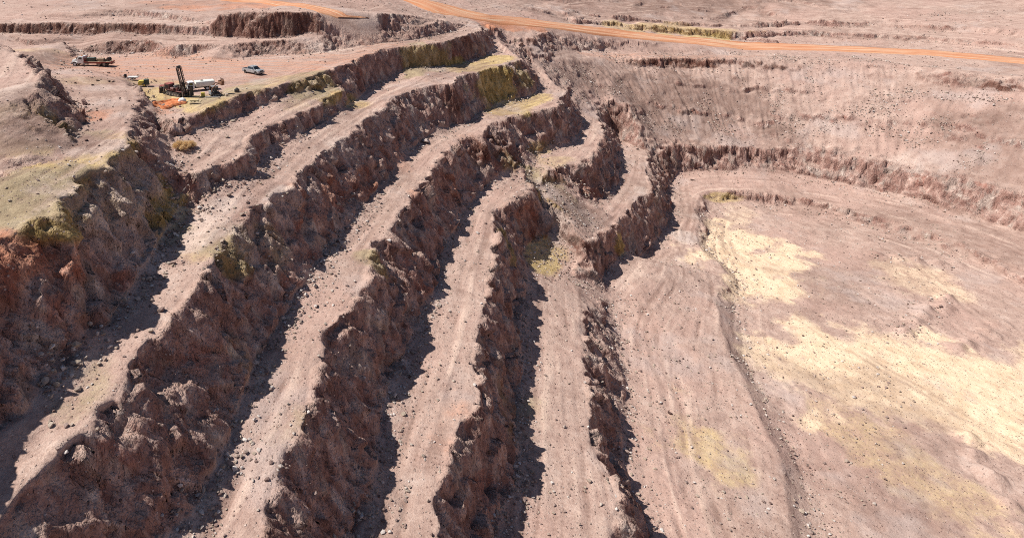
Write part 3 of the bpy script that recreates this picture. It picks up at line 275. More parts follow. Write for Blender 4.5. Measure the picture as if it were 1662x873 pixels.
RUT = np.zeros(Z0.shape)
for line in RUTS:
    p = resample(line, 40); d = np.gradient(p[:, :2], axis=0); d /= np.hypot(*d.T)[:, None] + 1e-6
    wob = fbm(np.linspace(0, 6, 40), np.full(40, p[0, 0]), seed=431, octaves=2) * 1.4
    for sd in (-1., 1.):
        q = p.copy(); q[:, 0] += -d[:, 1] * (sd + wob); q[:, 1] += d[:, 0] * (sd + wob)
        RUT = np.maximum(RUT, strip_mask([tuple(a) for a in q], .7))
RUT = RUT * (.45 + .55 * sstep(-.2, .4, fbm(GX / 5, GY / 5, seed=433, octaves=2)))
Z0 = Z0 - .05 * RUT

def hgt(x, y):
    return float(bil(Z0, np.array([float(x)]), np.array([float(y)]))[0])

def worley_planes(x, y, z, seed):
    """tilted facet of the nearest cell: blocky broken rock"""
    xi, yi, zi = (np.floor(v).astype(np.int64) for v in (x, y, z))
    best = np.full(x.shape, 9e9, np.float32); val = np.zeros(x.shape, np.float32)
    for i in (-1, 0, 1):
        for j in (-1, 0, 1):
            for k in (-1, 0, 1):
                a, b, c = xi + i, yi + j, zi + k
                dx = x - (a + .5 + .45 * _hash(a, b, c, seed)); dy = y - (b + .5 + .45 * _hash(a, b, c, seed + 1)); dz = z - (c + .5 + .45 * _hash(a, b, c, seed + 2))
                d = dx * dx + dy * dy + dz * dz
                v = dx * _hash(a, b, c, seed + 3) + dy * _hash(a, b, c, seed + 4) + dz * _hash(a, b, c, seed + 5) + .45 * _hash(a, b, c, seed + 6)
                mm = d < best
                best = np.where(mm, d, best).astype(np.float32); val = np.where(mm, v, val).astype(np.float32)
    return val

# ------------------------------------------------------------------ terrain mesh
def axis(lo, hi, step_fn, far):
    a = [lo]
    while a[-1] < hi: a.append(a[-1] + step_fn(a[-1]))
    s = step_fn(a[-1]); up = []; v = a[-1]
    while v < far: s *= 1.22; v += s; up.append(v)
    s = step_fn(a[0]); dn = []; v = a[0]
    while v > -far: s *= 1.22; v -= s; dn.append(v)
    return np.array(dn[::-1] + a + up)

DETAIL = 1.0
gxs = axis(-118, 262, lambda v: (.26 if v < 160 else .45) * DETAIL, 5000)
gys = axis(38, 335, lambda v: min(.44, max(.15, .0023 * v)) * DETAIL, 5000)
MX, MY = np.meshgrid(gxs, gys)
MZ = bil(Z0, MX, MY)
out = np.maximum.reduce([RX0 - MX, MX - RX1, RY0 - MY, MY - RY1, np.zeros_like(MX)])
MZ = MZ + out * .16 * (0.6 + .4 * vnoise(MX / 300, MY / 300, seed=90)) * np.exp(-out / 2500.) + np.minimum(out / 40, 1) * fbm(MX / 120, MY / 120, seed=91, octaves=3) * 9
rock = bil(ROCKM, MX, MY) * (out <= 0)
rut = bil(RUT, MX, MY) * (out <= 0)
lane = bil(LANE, MX, MY) * (out <= 0)
flute = bil(FLUTE, MX, MY) * (out <= 0)
nyv, nxv = MX.shape
# normals of the smooth ground, rock relief pushed out along them
dzy = np.gradient(MZ, axis=0) / np.gradient(MY, axis=0); dzx = np.gradient(MZ, axis=1) / np.gradient(MX, axis=1)
dzy = blur(dzy, 2); dzx = blur(dzx, 2)
nl = np.sqrt(dzx ** 2 + dzy ** 2 + 1)
Nx, Ny, Nz = -dzx / nl, -dzy / nl, 1 / nl
m = rock > .02
px_, py_, pz_ = MX[m], MY[m], MZ[m]
d1 = fbm(px_ / 4.2 + pz_ / 8, py_ / 4.2, pz_ / 6.0, octaves=4, seed=101, gain=.5, ridged=True)
d3 = fbm(px_ / 9, py_ / 9, pz_ / 11, octaves=2, seed=151)
w3 = worley_planes(px_ / .6 + pz_ / 2, py_ / .6, pz_ / .75, 261)
small = 1 - .72 * bil(BACK, px_, py_)
w1 = worley_planes(px_ / 3.3 + pz_ / 8, py_ / 3.3, pz_ / 3.8, 201); w2 = worley_planes(px_ / 1.05 + pz_ / 3, py_ / 1.05, pz_ / 1.3, 231)
disp = ((d1 * .5 + d3 * 1.15 + w1 * 1.0) * small + w2 * .30 + w3 * .10 + .07 * flute[m]) * rock[m]
PX, PY, PZ = MX.copy(), MY.copy(), MZ.copy()
PX[m] += Nx[m] * disp; PY[m] += Ny[m] * disp; PZ[m] += Nz[m] * disp
co = np.stack([PX, PY, PZ], -1).reshape(-1, 3).astype(np.float32)
ii = np.arange(nyv * nxv).reshape(nyv, nxv)
quads = np.stack([ii[:-1, :-1], ii[:-1, 1:], ii[1:, 1:], ii[1:, :-1]], -1).reshape(-1, 4)

def mesh_from(name, co, quads, smooth=True):
    me = bpy.data.meshes.new(name)
    k = quads.shape[1]
    me.vertices.add(len(co)); me.vertices.foreach_set('co', np.ascontiguousarray(co, np.float32).ravel())
    me.loops.add(quads.size); me.loops.foreach_set('vertex_index', quads.astype(np.int32).ravel())
    me.polygons.add(len(quads)); me.polygons.foreach_set('loop_start', np.arange(0, quads.size, k, dtype=np.int32))
    me.polygons.foreach_set('use_smooth', np.full(len(quads), smooth, dtype=bool))
    me.update(calc_edges=True); me.validate()
    return me

def attr(me, name, a):
    at_ = me.attributes.new(name, 'FLOAT', 'POINT'); at_.data.foreach_set('value', np.ascontiguousarray(a, np.float32).ravel())

terr_me = mesh_from('ground', co, quads)

# geology: patches of differently coloured rock and dust, where they lie in the pit; dark zones add painted shade
def zone(spots, soft=.5, seed=0, wob=.45):
    s = np.zeros(MX.shape, np.float32)
    wobn = fbm(MX / 7, MY / 7, PZ / 7, octaves=4, seed=seed)
    for (x, y, z, rx, ry, rz, ang, k) in spots:
        bx = np.abs(MX - x) < 2 * max(rx, ry); by = np.abs(MY - y) < 2 * max(rx, ry)
        mm = bx & by
        c, sn = math.cos(ang), math.sin(ang)
        dx = MX[mm] - x; dy = MY[mm] - y
        u = (dx * c + dy * sn) / rx; v = (-dx * sn + dy * c) / ry; w = (PZ[mm] - z) / rz
        d = np.sqrt(u * u + v * v + w * w) + wobn[mm] * wob * 1.6
        s[mm] = np.maximum(s[mm], k * (1 - sstep(1 - soft, 1 + soft * .4, d)))
    return s

# ------------------------------------------------------------------ materials
class NT:
    def __init__(s, name):
        s.m = bpy.data.materials.new(name); s.m.use_nodes = True
        s.t = s.m.node_tree; s.n = s.t.nodes; s.n.clear()
        s.out = s.n.new('ShaderNodeOutputMaterial'); s.b = s.n.new('ShaderNodeBsdfPrincipled')
        s.t.links.new(s.b.outputs[0], s.out.inputs[0])
    def put(s, sock, v):
        if isinstance(v, bpy.types.NodeSocket): s.t.links.new(v, sock)
        elif isinstance(v, (tuple, list)) and len(v) == 3 and sock.type == 'RGBA': sock.default_value = (*v, 1)
        else: sock.default_value = v
    def coord(s, scale=(1, 1, 1), rot=(0, 0, 0), kind='Object'):
        c = s.n.new('ShaderNodeTexCoord'); mp = s.n.new('ShaderNodeMapping')
        mp.inputs['Scale'].default_value = scale; mp.inputs['Rotation'].default_value = rot
        s.t.links.new(c.outputs[kind], mp.inputs['Vector']); return mp.outputs[0]
    def noise(s, vec, scale, detail=4, rough=.55, dist=0):
        n = s.n.new('ShaderNodeTexNoise'); n.inputs['Scale'].default_value = scale; n.inputs['Detail'].default_value = detail
        n.inputs['Roughness'].default_value = rough; n.inputs['Distortion'].default_value = dist
        s.t.links.new(vec, n.inputs['Vector']); return n.outputs['Fac']
    def voro(s, vec, scale, feature='F1', out='Distance', rand=1):
        n = s.n.new('ShaderNodeTexVoronoi'); n.feature = feature; n.inputs['Scale'].default_value = scale
        n.inputs['Randomness'].default_value = rand
        s.t.links.new(vec, n.inputs['Vector']); return n.outputs[out]
    def ramp(s, fac, stops):
        r = s.n.new('ShaderNodeValToRGB'); e = r.color_ramp.elements
        while len(e) < len(stops): e.new(.5)
        for i, (p, c) in enumerate(stops):
            e[i].position = p; e[i].color = (*c, 1) if isinstance(c, (tuple, list)) else (c, c, c, 1)
        s.put(r.inputs[0], fac); return r.outputs[0]
    def mr(s, v, a, b, c=0., d=1.):
        n = s.n.new('ShaderNodeMapRange'); n.interpolation_type = 'SMOOTHSTEP'
        s.put(n.inputs[0], v); s.put(n.inputs[1], a); s.put(n.inputs[2], b); s.put(n.inputs[3], c); s.put(n.inputs[4], d); return n.outputs[0]
    def mix(s, f, a, b, mode='MIX'):
        n = s.n.new('ShaderNodeMix'); n.data_type = 'RGBA'; n.blend_type = mode
        s.put(n.inputs[0], f); s.put(n.inputs[6], a); s.put(n.inputs[7], b); return n.outputs[2]
    def math(s, op, a, b=0., clamp=False):
        n = s.n.new('ShaderNodeMath'); n.operation = op; n.use_clamp = clamp
        s.put(n.inputs[0], a); s.put(n.inputs[1], b); return n.outputs[0]
    def att(s, name):
        n = s.n.new('ShaderNodeAttribute'); n.attribute_name = name; return n.outputs['Fac']
    def bump(s, h, dist, strength=1., normal=None):
        n = s.n.new('ShaderNodeBump'); n.inputs['Distance'].default_value = dist; n.inputs['Strength'].default_value = strength
        s.put(n.inputs['Height'], h)
        if normal is not None: s.t.links.new(normal, n.inputs['Normal'])
        return n.outputs[0]
    def done(s, color, rough=.95, normal=None, spec=.15, metal=0.):
        s.put(s.b.inputs['Base Color'], color); s.put(s.b.inputs['Roughness'], rough)
        s.b.inputs['Specular IOR Level'].default_value = spec; s.put(s.b.inputs['Metallic'], metal)
        if normal is not None: s.t.links.new(normal, s.b.inputs['Normal'])
        return s.m

def ground_material():
    t = NT('quarry_ground'); P = t.coord()
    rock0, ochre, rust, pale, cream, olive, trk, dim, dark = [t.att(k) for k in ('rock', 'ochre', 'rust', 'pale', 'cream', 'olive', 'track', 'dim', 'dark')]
    geo = t.n.new('ShaderNodeNewGeometry'); sx = t.n.new('ShaderNodeSeparateXYZ'); t.t.links.new(geo.outputs['Normal'], sx.inputs[0])
    n_big = t.noise(P, .045, 4); n_mid = t.noise(P, .35, 5, .6); n_small = t.noise(P, 1.9, 5, .65); n_fine = t.noise(P, 6.5, 3, .7)
    # loose dust and gravel of the bench floors
    dust = t.ramp(t.math('ADD', t.math('MULTIPLY', n_mid, .6), t.math('MULTIPLY', n_small, .4)), [(.3, (0.282, 0.183, 0.152)), (.43, (0.389, 0.269, 0.223)), (.54, (0.465, 0.334, 0.278)), (.68, (0.525, 0.405, 0.347))])
    dust = t.mix(t.mr(n_big, .42, .62), dust, t.mix(.5, dust, (0.447, 0.291, 0.242)))
    # vertical stretched streaks of the blasted rock
    S = t.coord((1, 1, .42), (.0, .28, 0)); s1 = t.math('ADD', t.noise(S, .55, 6, .6, .3), t.math('MULTIPLY', t.att('flute'), .016)); s2 = t.noise(S, .23, 4, .6)
    rk = t.ramp(s1, [(.22, (0.118, 0.063, 0.0501)), (.39, (0.246, 0.139, 0.114)), (.51, (0.337, 0.206, 0.171)), (.60, (0.446, 0.299, 0.25)), (.70, (0.581, 0.436, 0.376))])
    rk2 = t.ramp(s1, [(.22, (0.127, 0.0912, 0.0789)), (.40, (0.273, 0.201, 0.175)), (.54, (0.391, 0.302, 0.26)), (.67, (0.581, 0.487, 0.423))])
    rk3 = t.ramp(s1, [(.22, (0.13, 0.053, 0.042)), (.40, (0.26, 0.124, 0.0974)), (.54, (0.362, 0.194, 0.155)), (.68, (0.501, 0.331, 0.276))])
    rk = t.mix(t.mr(s2, .5, .62), rk, rk2); rk = t.mix(t.mr(t.noise(P, .13, 3), .60, .70), rk, rk3)
    # zones
    jz = t.math('MULTIPLY', t.math('SUBTRACT', t.math('ADD', t.math('MULTIPLY', n_mid, .5), t.math('MULTIPLY', n_small, .5)), .5), 1.1)
    ochre, rust, pale, cream, olive = [t.math('MULTIPLY', t.mr(t.math('ADD', z_, jz), .12, .78), t.mr(z_, 0., .12)) for z_ in (ochre, rust, pale, cream, olive)]
    oc_r = t.ramp(s1, [(.25, (0.148, 0.1, 0.0345)), (.44, (0.35, 0.244, 0.0906)), (.6, (0.509, 0.375, 0.16)), (.76, (0.659, 0.518, 0.285))])
    ol_r = t.ramp(s1, [(.25, (0.116, 0.0816, 0.0345)), (.44, (0.266, 0.192, 0.0794)), (.6, (0.393, 0.292, 0.134)), (.76, (0.552, 0.431, 0.242))])
    ru_r = t.ramp(s1, [(.25, (0.138, 0.0365, 0.019)), (.46, (0.318, 0.1, 0.0518)), (.62, (0.446, 0.182, 0.0989)), (.78, (0.541, 0.301, 0.212))])
    pa_r = t.ramp(s1, [(.25, (0.229, 0.165, 0.145)), (.46, (0.395, 0.301, 0.265)), (.62, (0.52, 0.413, 0.362)), (.78, (0.624, 0.517, 0.458))])
    rk = t.mix(ochre, rk, oc_r); rk = t.mix(t.math('MULTIPLY', olive, .85), rk, ol_r); rk = t.mix(t.math('MULTIPLY', rust, .62), rk, ru_r); rk = t.mix(pale, rk, pa_r)
    rk = t.mix(t.math('MULTIPLY', dark, .97), rk, t.mix(1., rk, (0.437, 0.338, 0.3), 'MULTIPLY'))  # dark rock, with the shade of gullies and wall faces painted in
    oc_d = t.ramp(n_mid, [(.3, (.43, .305, .14)), (.55, (.55, .41, .205)), (.75, (.52, .395, .24))])
    ol_d = t.ramp(n_mid, [(.3, (.29, .22, .14)), (.6, (.40, .315, .205)), (.75, (.43, .345, .245))])
    ru_d = t.ramp(n_mid, [(.3, (0.467, 0.192, 0.104)), (.6, (0.541, 0.264, 0.167)), (.75, (0.489, 0.301, 0.221))])
    pa_d = t.ramp(n_mid, [(.3, (0.437, 0.334, 0.286)), (.6, (0.573, 0.451, 0.388)), (.75, (0.499, 0.395, 0.343))])
    cr_d = t.ramp(n_mid, [(.3, (0.624, 0.451, 0.303)), (.6, (0.749, 0.583, 0.413)), (.75, (0.645, 0.442, 0.316))])
    du = t.mix(ochre, dust, oc_d); du = t.mix(olive, du, ol_d); du = t.mix(rust, du, ru_d); du = t.mix(pale, du, pa_d); du = t.mix(cream, du, cr_d)
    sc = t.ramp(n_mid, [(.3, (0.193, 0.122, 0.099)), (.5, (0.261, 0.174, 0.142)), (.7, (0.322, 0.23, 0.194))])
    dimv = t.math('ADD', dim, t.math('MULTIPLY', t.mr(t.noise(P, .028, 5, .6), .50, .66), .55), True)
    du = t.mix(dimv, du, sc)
    du = t.mix(t.mr(t.noise(P, .06, 4, .6), .54, .68, 0., .6), du, t.mix(.6, du, (.47, .40, .375)))
    ln_ = t.att('lane'); keep = t.mr(t.noise(P, .09, 3), .36, .56)
    du = t.mix(t.math('MULTIPLY', t.mr(ln_, .5, 1.9), t.math('MULTIPLY', keep, .75)), du, t.mix(.55, du, (0.687, 0.527, 0.432)))
    du = t.mix(t.math('MULTIPLY', t.mr(ln_, -.4, -1.9), t.math('MULTIPLY', keep, .8)), du, t.mix(.62, du, (0.198, 0.117, 0.0924)))
    du = t.mix(t.math('MULTIPLY', t.att('rut'), .6), du, t.mix(.6, du, (0.242, 0.157, 0.125)))
    # wheel worn streaks
    T = t.coord((0.053, 0.528, 0.259), (0, 0, -.12)); tr = t.noise(T, 1.5, 4, .6)
    du = t.mix(t.math('MULTIPLY', trk, t.mr(tr, .42, .62)), du, (0.52, 0.269, 0.18))
    du = t.mix(t.math('MULTIPLY', trk, t.mr(tr, .56, .7)), du, (0.437, 0.324, 0.265))
    # dust lies where the rock is flat enough to hold it
    hold = t.mr(t.math('ADD', sx.outputs['Z'], t.math('MULTIPLY', t.math('SUBTRACT', n_small, .5), .7)), .56, .88)
    rockf = t.math('MULTIPLY', rock0, t.math('SUBTRACT', 1., t.math('MULTIPLY', hold, .82)), True)
    col = t.mix(rockf, du, rk)
    # stones of all sizes
    v1 = t.voro(P, 2.3, 'F1', 'Color'); vd = t.voro(P, 2.3); sep = t.n.new('ShaderNodeSeparateColor'); t.t.links.new(v1, sep.inputs[0])
    stone = t.math('MULTIPLY', t.mr(vd, .33, .22), t.mr(sep.outputs[0], .62, .66))
    stcol = t.ramp(sep.outputs[1], [(.1, (0.167, 0.0983, 0.0837)), (.4, (0.281, 0.188, 0.158)), (.7, (0.437, 0.329, 0.282)), (.95, (0.583, 0.47, 0.413))])
    col = t.mix(t.math('MULTIPLY', stone, .75), col, stcol)
    col = t.mix(1., col, t.ramp(n_fine, [(.25, (0.749, 0.659, 0.608)), (.5, (1, 1, 1)), (.75, (1.22, 1.2, 1.18))]), 'MULTIPLY')
    # relief
    cr = t.voro(S, 1.1, 'DISTANCE_TO_EDGE'); cr2 = t.voro(S, 3.0, 'DISTANCE_TO_EDGE')
    rh = t.math('ADD', t.math('MULTIPLY', s1, 1.3), t.math('ADD', t.math('MULTIPLY', t.mr(cr, 0., .22), .35), t.math('MULTIPLY', t.mr(cr2, 0., .25), .2)))
    b = t.bump(t.math('MULTIPLY', rh, t.math('ADD', t.math('MULTIPLY', rock0, .92), .03)), .30, 1.)
    fl = t.math('ADD', t.math('MULTIPLY', n_small, .16), t.math('ADD', t.math('MULTIPLY', n_fine, .05), t.math('MULTIPLY', stone, .09)))
    b = t.bump(fl, 1., 1., b)
    return t.done(col, .95, b, .1)

def plain(name, color, rough=.5, metal=0., spec=.5, dirt=.25, dscale=1.2, dust=(.42, .30, .25), bump=0.):
    """paint or metal with road dust and wear"""
    t = NT(name); P = t.coord()
    n = t.noise(P, dscale, 6, .65); n2 = t.noise(P, dscale * 7, 4, .7)
    c = t.mix(t.math('MULTIPLY', t.mr(n, .42, .72), dirt), color, dust)
    c = t.mix(t.math('MULTIPLY', t.mr(n2, .55, .75), dirt * .7), c, tuple(v * .45 for v in color))
    b = t.bump(n2, bump) if bump else None
    return t.done(c, t.mr(n, .4, .7, rough, min(1., rough + .3)), b, spec, metal)

ZATTR = dict(rock=rock, flute=flute, lane=lane, rut=rut)
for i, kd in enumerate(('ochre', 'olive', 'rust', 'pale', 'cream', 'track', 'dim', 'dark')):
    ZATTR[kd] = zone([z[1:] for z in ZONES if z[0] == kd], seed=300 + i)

EXPOSURE = .42
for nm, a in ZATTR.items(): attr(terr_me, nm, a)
ground = bpy.data.objects.new('ground', terr_me); COL.objects.link(ground); ground['kind'] = 'structure'
terr_me.materials.append(ground_material())

# ------------------------------------------------------------------ haul roads, draped over the graded ground
def road_material():
    t = NT('haul_road_dirt'); P = t.coord(); a = t.att('across')
    cb = t.n.new('ShaderNodeCombineXYZ'); t.t.links.new(a, cb.inputs[0]); t.t.links.new(t.att('along'), cb.inputs[1])
    mp = t.n.new('ShaderNodeMapping'); mp.inputs['Scale'].default_value = (7, .035, 1); t.t.links.new(cb.outputs[0], mp.inputs[0])
    st = t.noise(mp.outputs[0], 1., 5, .62); n = t.noise(P, .25, 4)
    c = t.ramp(st, [(.3, (.40, .17, .085)), (.45, (.52, .235, .13)), (.56, (.57, .33, .205)), (.68, (.60, .44, .31))])
    edge = t.mr(t.math('ABSOLUTE', t.math('SUBTRACT', a, .5)), .3, .5)
    c = t.mix(t.math('MULTIPLY', edge, .7), c, (.45, .20, .10)); c = t.mix(t.mr(n, .55, .75, 0, .35), c, (.5, .36, .27))
    return t.done(c, .95, t.bump(t.noise(P, 1.6, 4), .12), .1)
road_m = road_material()
for lo, up in ROADS:
    n = len(lo); W_ = 13
    P3 = np.zeros((n, W_, 3)); ac = np.zeros((n, W_)); al = np.zeros((n, W_))
    s = np.r_[0, np.cumsum(np.hypot(*(lo[1:, :2] - lo[:-1, :2]).T))]
    for k in range(W_):
        f = k / (W_ - 1); f2 = f + (.05 * fbm(s / 9, s * 0 + 3.3, seed=500) if k == 0 else 0) + (.05 * fbm(s / 9, s * 0 + 8.3, seed=501) if k == W_ - 1 else 0)
        P3[:, k, :2] = lo[:, :2] + (up - lo)[:, :2] * np.reshape(f2, (-1, 1)); ac[:, k] = f; al[:, k] = s
    edge_ = np.isin(np.arange(W_), (1, W_ - 2))
    drop = np.where(edge_, .34, np.where((np.arange(W_) == 0) | (np.arange(W_) == W_ - 1), -.35, .13))[None, :]
    P3[:, :, 2] = bil(Z0, P3[:, :, 0], P3[:, :, 1]) + drop
    idx = np.arange(n * W_).reshape(n, W_)
    q = np.stack([idx[:-1, :-1], idx[1:, :-1], idx[1:, 1:], idx[:-1, 1:]], -1).reshape(-1, 4)[:, ::-1]
    me = mesh_from('haul_road', P3.reshape(-1, 3), q); attr(me, 'across', ac); attr(me, 'along', al)
    me.materials.append(road_m)
    o = bpy.data.objects.new('haul_road', me); COL.objects.link(o); o['kind'] = 'structure'

# ------------------------------------------------------------------ loose rubble: broken stone nobody could count
def rock_shape(seed, sub):
    bm = bmesh.new(); bmesh.ops.create_icosphere(bm, subdivisions=sub, radius=1)
    v = np.array([x.co[:] for x in bm.verts]); f = np.array([[q.index for q in p.verts] for p in bm.faces]); bm.free()
    r = np.random.default_rng(seed)
    for _ in range(9):                                   # knock flats off
        d = r.normal(size=3); d /= np.linalg.norm(d); h = r.uniform(.3, .7)
        s = v @ d; k = s > h; v[k] -= np.outer(s[k] - h, d)
    v *= r.uniform(.75, 1.2, 3)
    return v, f
def rock_mat():
    t = NT('broken_stone'); P = t.coord(); a = t.att('tone'); n = t.noise(P, 2.2, 4, .6)
    c = t.ramp(a, [(.0, (.11, .066, .058)), (.25, (.20, .135, .12)), (.5, (.30, .225, .20)), (.72, (.38, .31, .25)), (.9, (.50, .435, .40)), (1., (.58, .53, .50))])
    c = t.mix(1., c, t.ramp(n, [(.3, (.75, .74, .73)), (.7, (1.15, 1.13, 1.1))]), 'MULTIPLY')
    return t.done(c, .95, t.bump(t.noise(P, 7, 3), .05), .1)
stone_m = rock_mat()
SHAPES = [rock_shape(s, 1) for s in range(8)]
def scatter(n, weight, lo, hi, power, name, seed, label):
    r = np.random.default_rng(seed)
    w_ = weight.ravel().astype(np.float64); cdf = np.cumsum(w_); cdf /= cdf[-1]
    k = np.searchsorted(cdf, r.random(n)); x = xs_r[k % NX] + r.uniform(-.12, .12, n); y = ys_r[k // NX] + r.uniform(-.12, .12, n)
    sz = lo * (hi / lo) ** (r.random(n) ** power); z = bil(Z0, x, y)
    tone = np.clip(r.normal(.66, .22, n), 0, 1)
    V, Fc, T = [], [], []; b = 0
    for s in range(8):
        sel = np.where(np.arange(n) % 8 == s)[0]; v, f = SHAPES[s]; m_ = len(sel)
        a = r.uniform(0, 6.28, m_); c, sn = np.cos(a), np.sin(a); tl = r.uniform(-.5, .5, m_)
        vx = v[None, :, 0] * c[:, None] - v[None, :, 1] * sn[:, None]; vy = v[None, :, 0] * sn[:, None] + v[None, :, 1] * c[:, None]; vz = v[None, :, 2] * .8 + vx * tl[:, None] * .5
        S_ = sz[sel][:, None]
        V.append(np.stack([vx * S_ + x[sel][:, None], vy * S_ + y[sel][:, None], vz * S_ + z[sel][:, None] + S_ * .3], -1).reshape(-1, 3))
        Fc.append((f[None] + (b + np.arange(m_) * len(v))[:, None, None]).reshape(-1, 3)); b += m_ * len(v)
        T.append(np.repeat(tone[sel], len(v)))
    me = mesh_from(name, np.concatenate(V), np.concatenate(Fc), smooth=False); attr(me, 'tone', np.concatenate(T)); me.materials.append(stone_m)
    o = bpy.data.objects.new(name, me); COL.objects.link(o); o['kind'] = 'stuff'
    o['label'] = label; o['category'] = 'rubble'
    return o
VIEW = (GY > 40) & (GY < 300) & (np.abs(GX - .22 * GY) < .86 * GY)
roadfree = 1 - sum(strip_mask([tuple(p) for p in ((lo + up) / 2)[::6]], 12) for lo, up in ROADS).clip(0, 1)
PLAT = np.exp(-(np.abs((GX + 22) / 34.) ** 4) - (np.abs((GY - 145) / 24.) ** 4))
SPUR = sstep(-30, -36, GX) * sstep(1, 2, Z0)
dist_w = 1. / np.maximum(GY, 50) ** 1.0
patchy = sstep(-.15, .5, fbm(GX / 8, GY / 8, seed=521, octaves=3))
slope_ok = 1 - sstep(1.0, 1.6, SL)
CHUTE = np.exp(-((GX - 50) / 9.) ** 2 - ((GY - 150) / 13.) ** 2)
wgt = VIEW * roadfree * slope_ok * (1 - .93 * PLAT) * (1 - .6 * SPUR) * dist_w * (.06 + 1.6 * HOLLOW + .6 * patchy * (.25 + sstep(.1, .5, SL)) + 3.2 * RW * patchy ** 2 + 2.5 * CHUTE)
scatter(70000, wgt, .055, .42, 3.0, 'gravel', 31, 'fine broken stone and gravel strewn over the benches and toes of the pit')
wgt2 = VIEW * roadfree * slope_ok * (1 - .97 * PLAT) * (1 - .6 * SPUR) * dist_w * (.03 + 1.5 * HOLLOW ** 2 * (.3 + 1.4 * patchy) + .35 * patchy * sstep(.2, .5, SL) + 2.2 * RW * patchy ** 3 + 2.2 * CHUTE)
scatter(2600, wgt2, .24, .66, 2.6, 'rubble', 32, 'coarse grey and brown rubble gathered at the toes of the bench faces')

# ------------------------------------------------------------------ machine yard: helpers
class MB:
    def __init__(s): s.bm = bmesh.new()
    def _xf(s, vs, m):
        for v in vs: v.co = m @ v.co
    def box(s, c, d, bev=0., rot=(0, 0, 0), seg=1):
        r = bmesh.ops.create_cube(s.bm, size=1); vs = r['verts']
        for v in vs: v.co = Vector((v.co.x * d[0], v.co.y * d[1], v.co.z * d[2]))
        if bev:
            es = list({e for v in vs for e in v.link_edges})
            q = bmesh.ops.bevel(s.bm, geom=es, offset=bev, segments=seg, affect='EDGES', profile=.5)
            vs = list({v for f in q['faces'] for v in f.verts} | {v for v in vs if v.is_valid})
        from mathutils import Euler
        s._xf(vs, Matrix.Translation(c) @ Euler(rot).to_matrix().to_4x4()); return s
    def cyl(s, a, b, r, r2=None, seg=14, caps=True):
        a, b = Vector(a), Vector(b); d = b - a
        q = bmesh.ops.create_cone(s.bm, cap_ends=caps, segments=seg, radius1=r, radius2=r if r2 is None else r2, depth=d.length)
        s._xf(q['verts'], Matrix.Translation((a + b) / 2) @ d.to_track_quat('Z', 'Y').to_matrix().to_4x4()); return s
    def prism(s, prof, y0, y1, bev=0.):
        """profile in x,z pushed across y"""
        A = [s.bm.verts.new((x, y0, z)) for x, z in prof]; B = [s.bm.verts.new((x, y1, z)) for x, z in prof]; n = len(prof)
        fs = [s.bm.faces.new(A[::-1]), s.bm.faces.new(B)] + [s.bm.faces.new((A[i], A[(i + 1) % n], B[(i + 1) % n], B[i])) for i in range(n)]
        bmesh.ops.recalc_face_normals(s.bm, faces=fs)
        if bev:
            es = list({e for f in fs for e in f.edges}); bmesh.ops.bevel(s.bm, geom=es, offset=bev, segments=2, affect='EDGES', profile=.6)
        return s
    def loft(s, rings):
        R = [[s.bm.verts.new(p) for p in r] for r in rings]; n = len(R[0]); fs = []
        for a, b in zip(R[:-1], R[1:]):
            fs += [s.bm.faces.new((a[i], a[(i + 1) % n], b[(i + 1) % n], b[i])) for i in range(n)]
        fs += [s.bm.faces.new(R[0][::-1]), s.bm.faces.new(R[-1])]
        bmesh.ops.recalc_face_normals(s.bm, faces=fs); return s
    def tube(s, pts, r, seg=8):
        pts = [Vector(p) for p in pts]
        for a, b in zip(pts[:-1], pts[1:]): s.cyl(a, b, r, seg=seg)
        return s
    def build(s, name, mat, parent=None, smooth=True):
        me = bpy.data.meshes.new(name); s.bm.to_mesh(me); s.bm.free(); me.materials.append(mat)
        if smooth:
            me.polygons.foreach_set('use_smooth', [True] * len(me.polygons))
            me.set_sharp_from_angle(angle=math.radians(32))
        o = bpy.data.objects.new(name, me); COL.objects.link(o)
        if parent is not None: o.parent = parent
        return o

def thing(name, label, cat, xy, yaw=0., group=None, dz=0., pitch=0.):
    o = bpy.data.objects.new(name, None); COL.objects.link(o); o.empty_display_size = .3
    o.location = (xy[0], xy[1], hgt(xy[0], xy[1]) + dz); o.rotation_euler = (0, pitch, yaw)
    return tag(o, label, cat, group)
def tag(o, label, cat, group=None, kind=None):
    o['label'] = label; o['category'] = cat
    if group: o['group'] = group
    if kind: o['kind'] = kind
    return o

DUST = (.42, .31, .25)
white = plain('white_paint', (.78, .78, .76), .35, dirt=.3); silver = plain('silver_paint', (.42, .44, .45), .3, .35, dirt=.2)
red = plain('faded_red_paint', (.27, .045, .030), .5, dirt=.35); black = plain('black_rubber', (.018, .018, .018), .85, dirt=.35)
dark = plain('dark_steel', (.035, .034, .036), .6, .3, dirt=.3); steel = plain('bare_steel', (.30, .29, .28), .45, .7, dirt=.35)
oxide = plain('oxide_red_paint', (.115, .035, .030), .6, dirt=.3); green = plain('dark_green_paint', (.028, .05, .035), .5, dirt=.25)
yellow = plain('yellow_paint', (.62, .50, .09), .5, dirt=.25); grey = plain('grey_paint', (.27, .28, .29), .45, dirt=.25)
tan = plain('tan_canvas', (.45, .37, .22), .9, dirt=.3); cream_m = plain('cream_tank_paint', (.76, .75, .67), .4, dirt=.3); mastm = plain('sooty_dark_mast_paint', (.035, .022, .021), .6, .1, dirt=.2); brown = plain('rusty_steel', (.22, .105, .06), .8, .2, dirt=.3)
amber = plain('amber_plastic', (.6, .2, .02), .3, dirt=.1); wood = plain('weathered_wood', (.34, .26, .17), .85, dirt=.3); bagm = plain('woven_bag', (.72, .71, .70), .85, dirt=.2)
def glass_mat():
    t = NT('tinted_glass'); return t.done((.012, .015, .018), .06, None, .8)
glass = glass_mat()
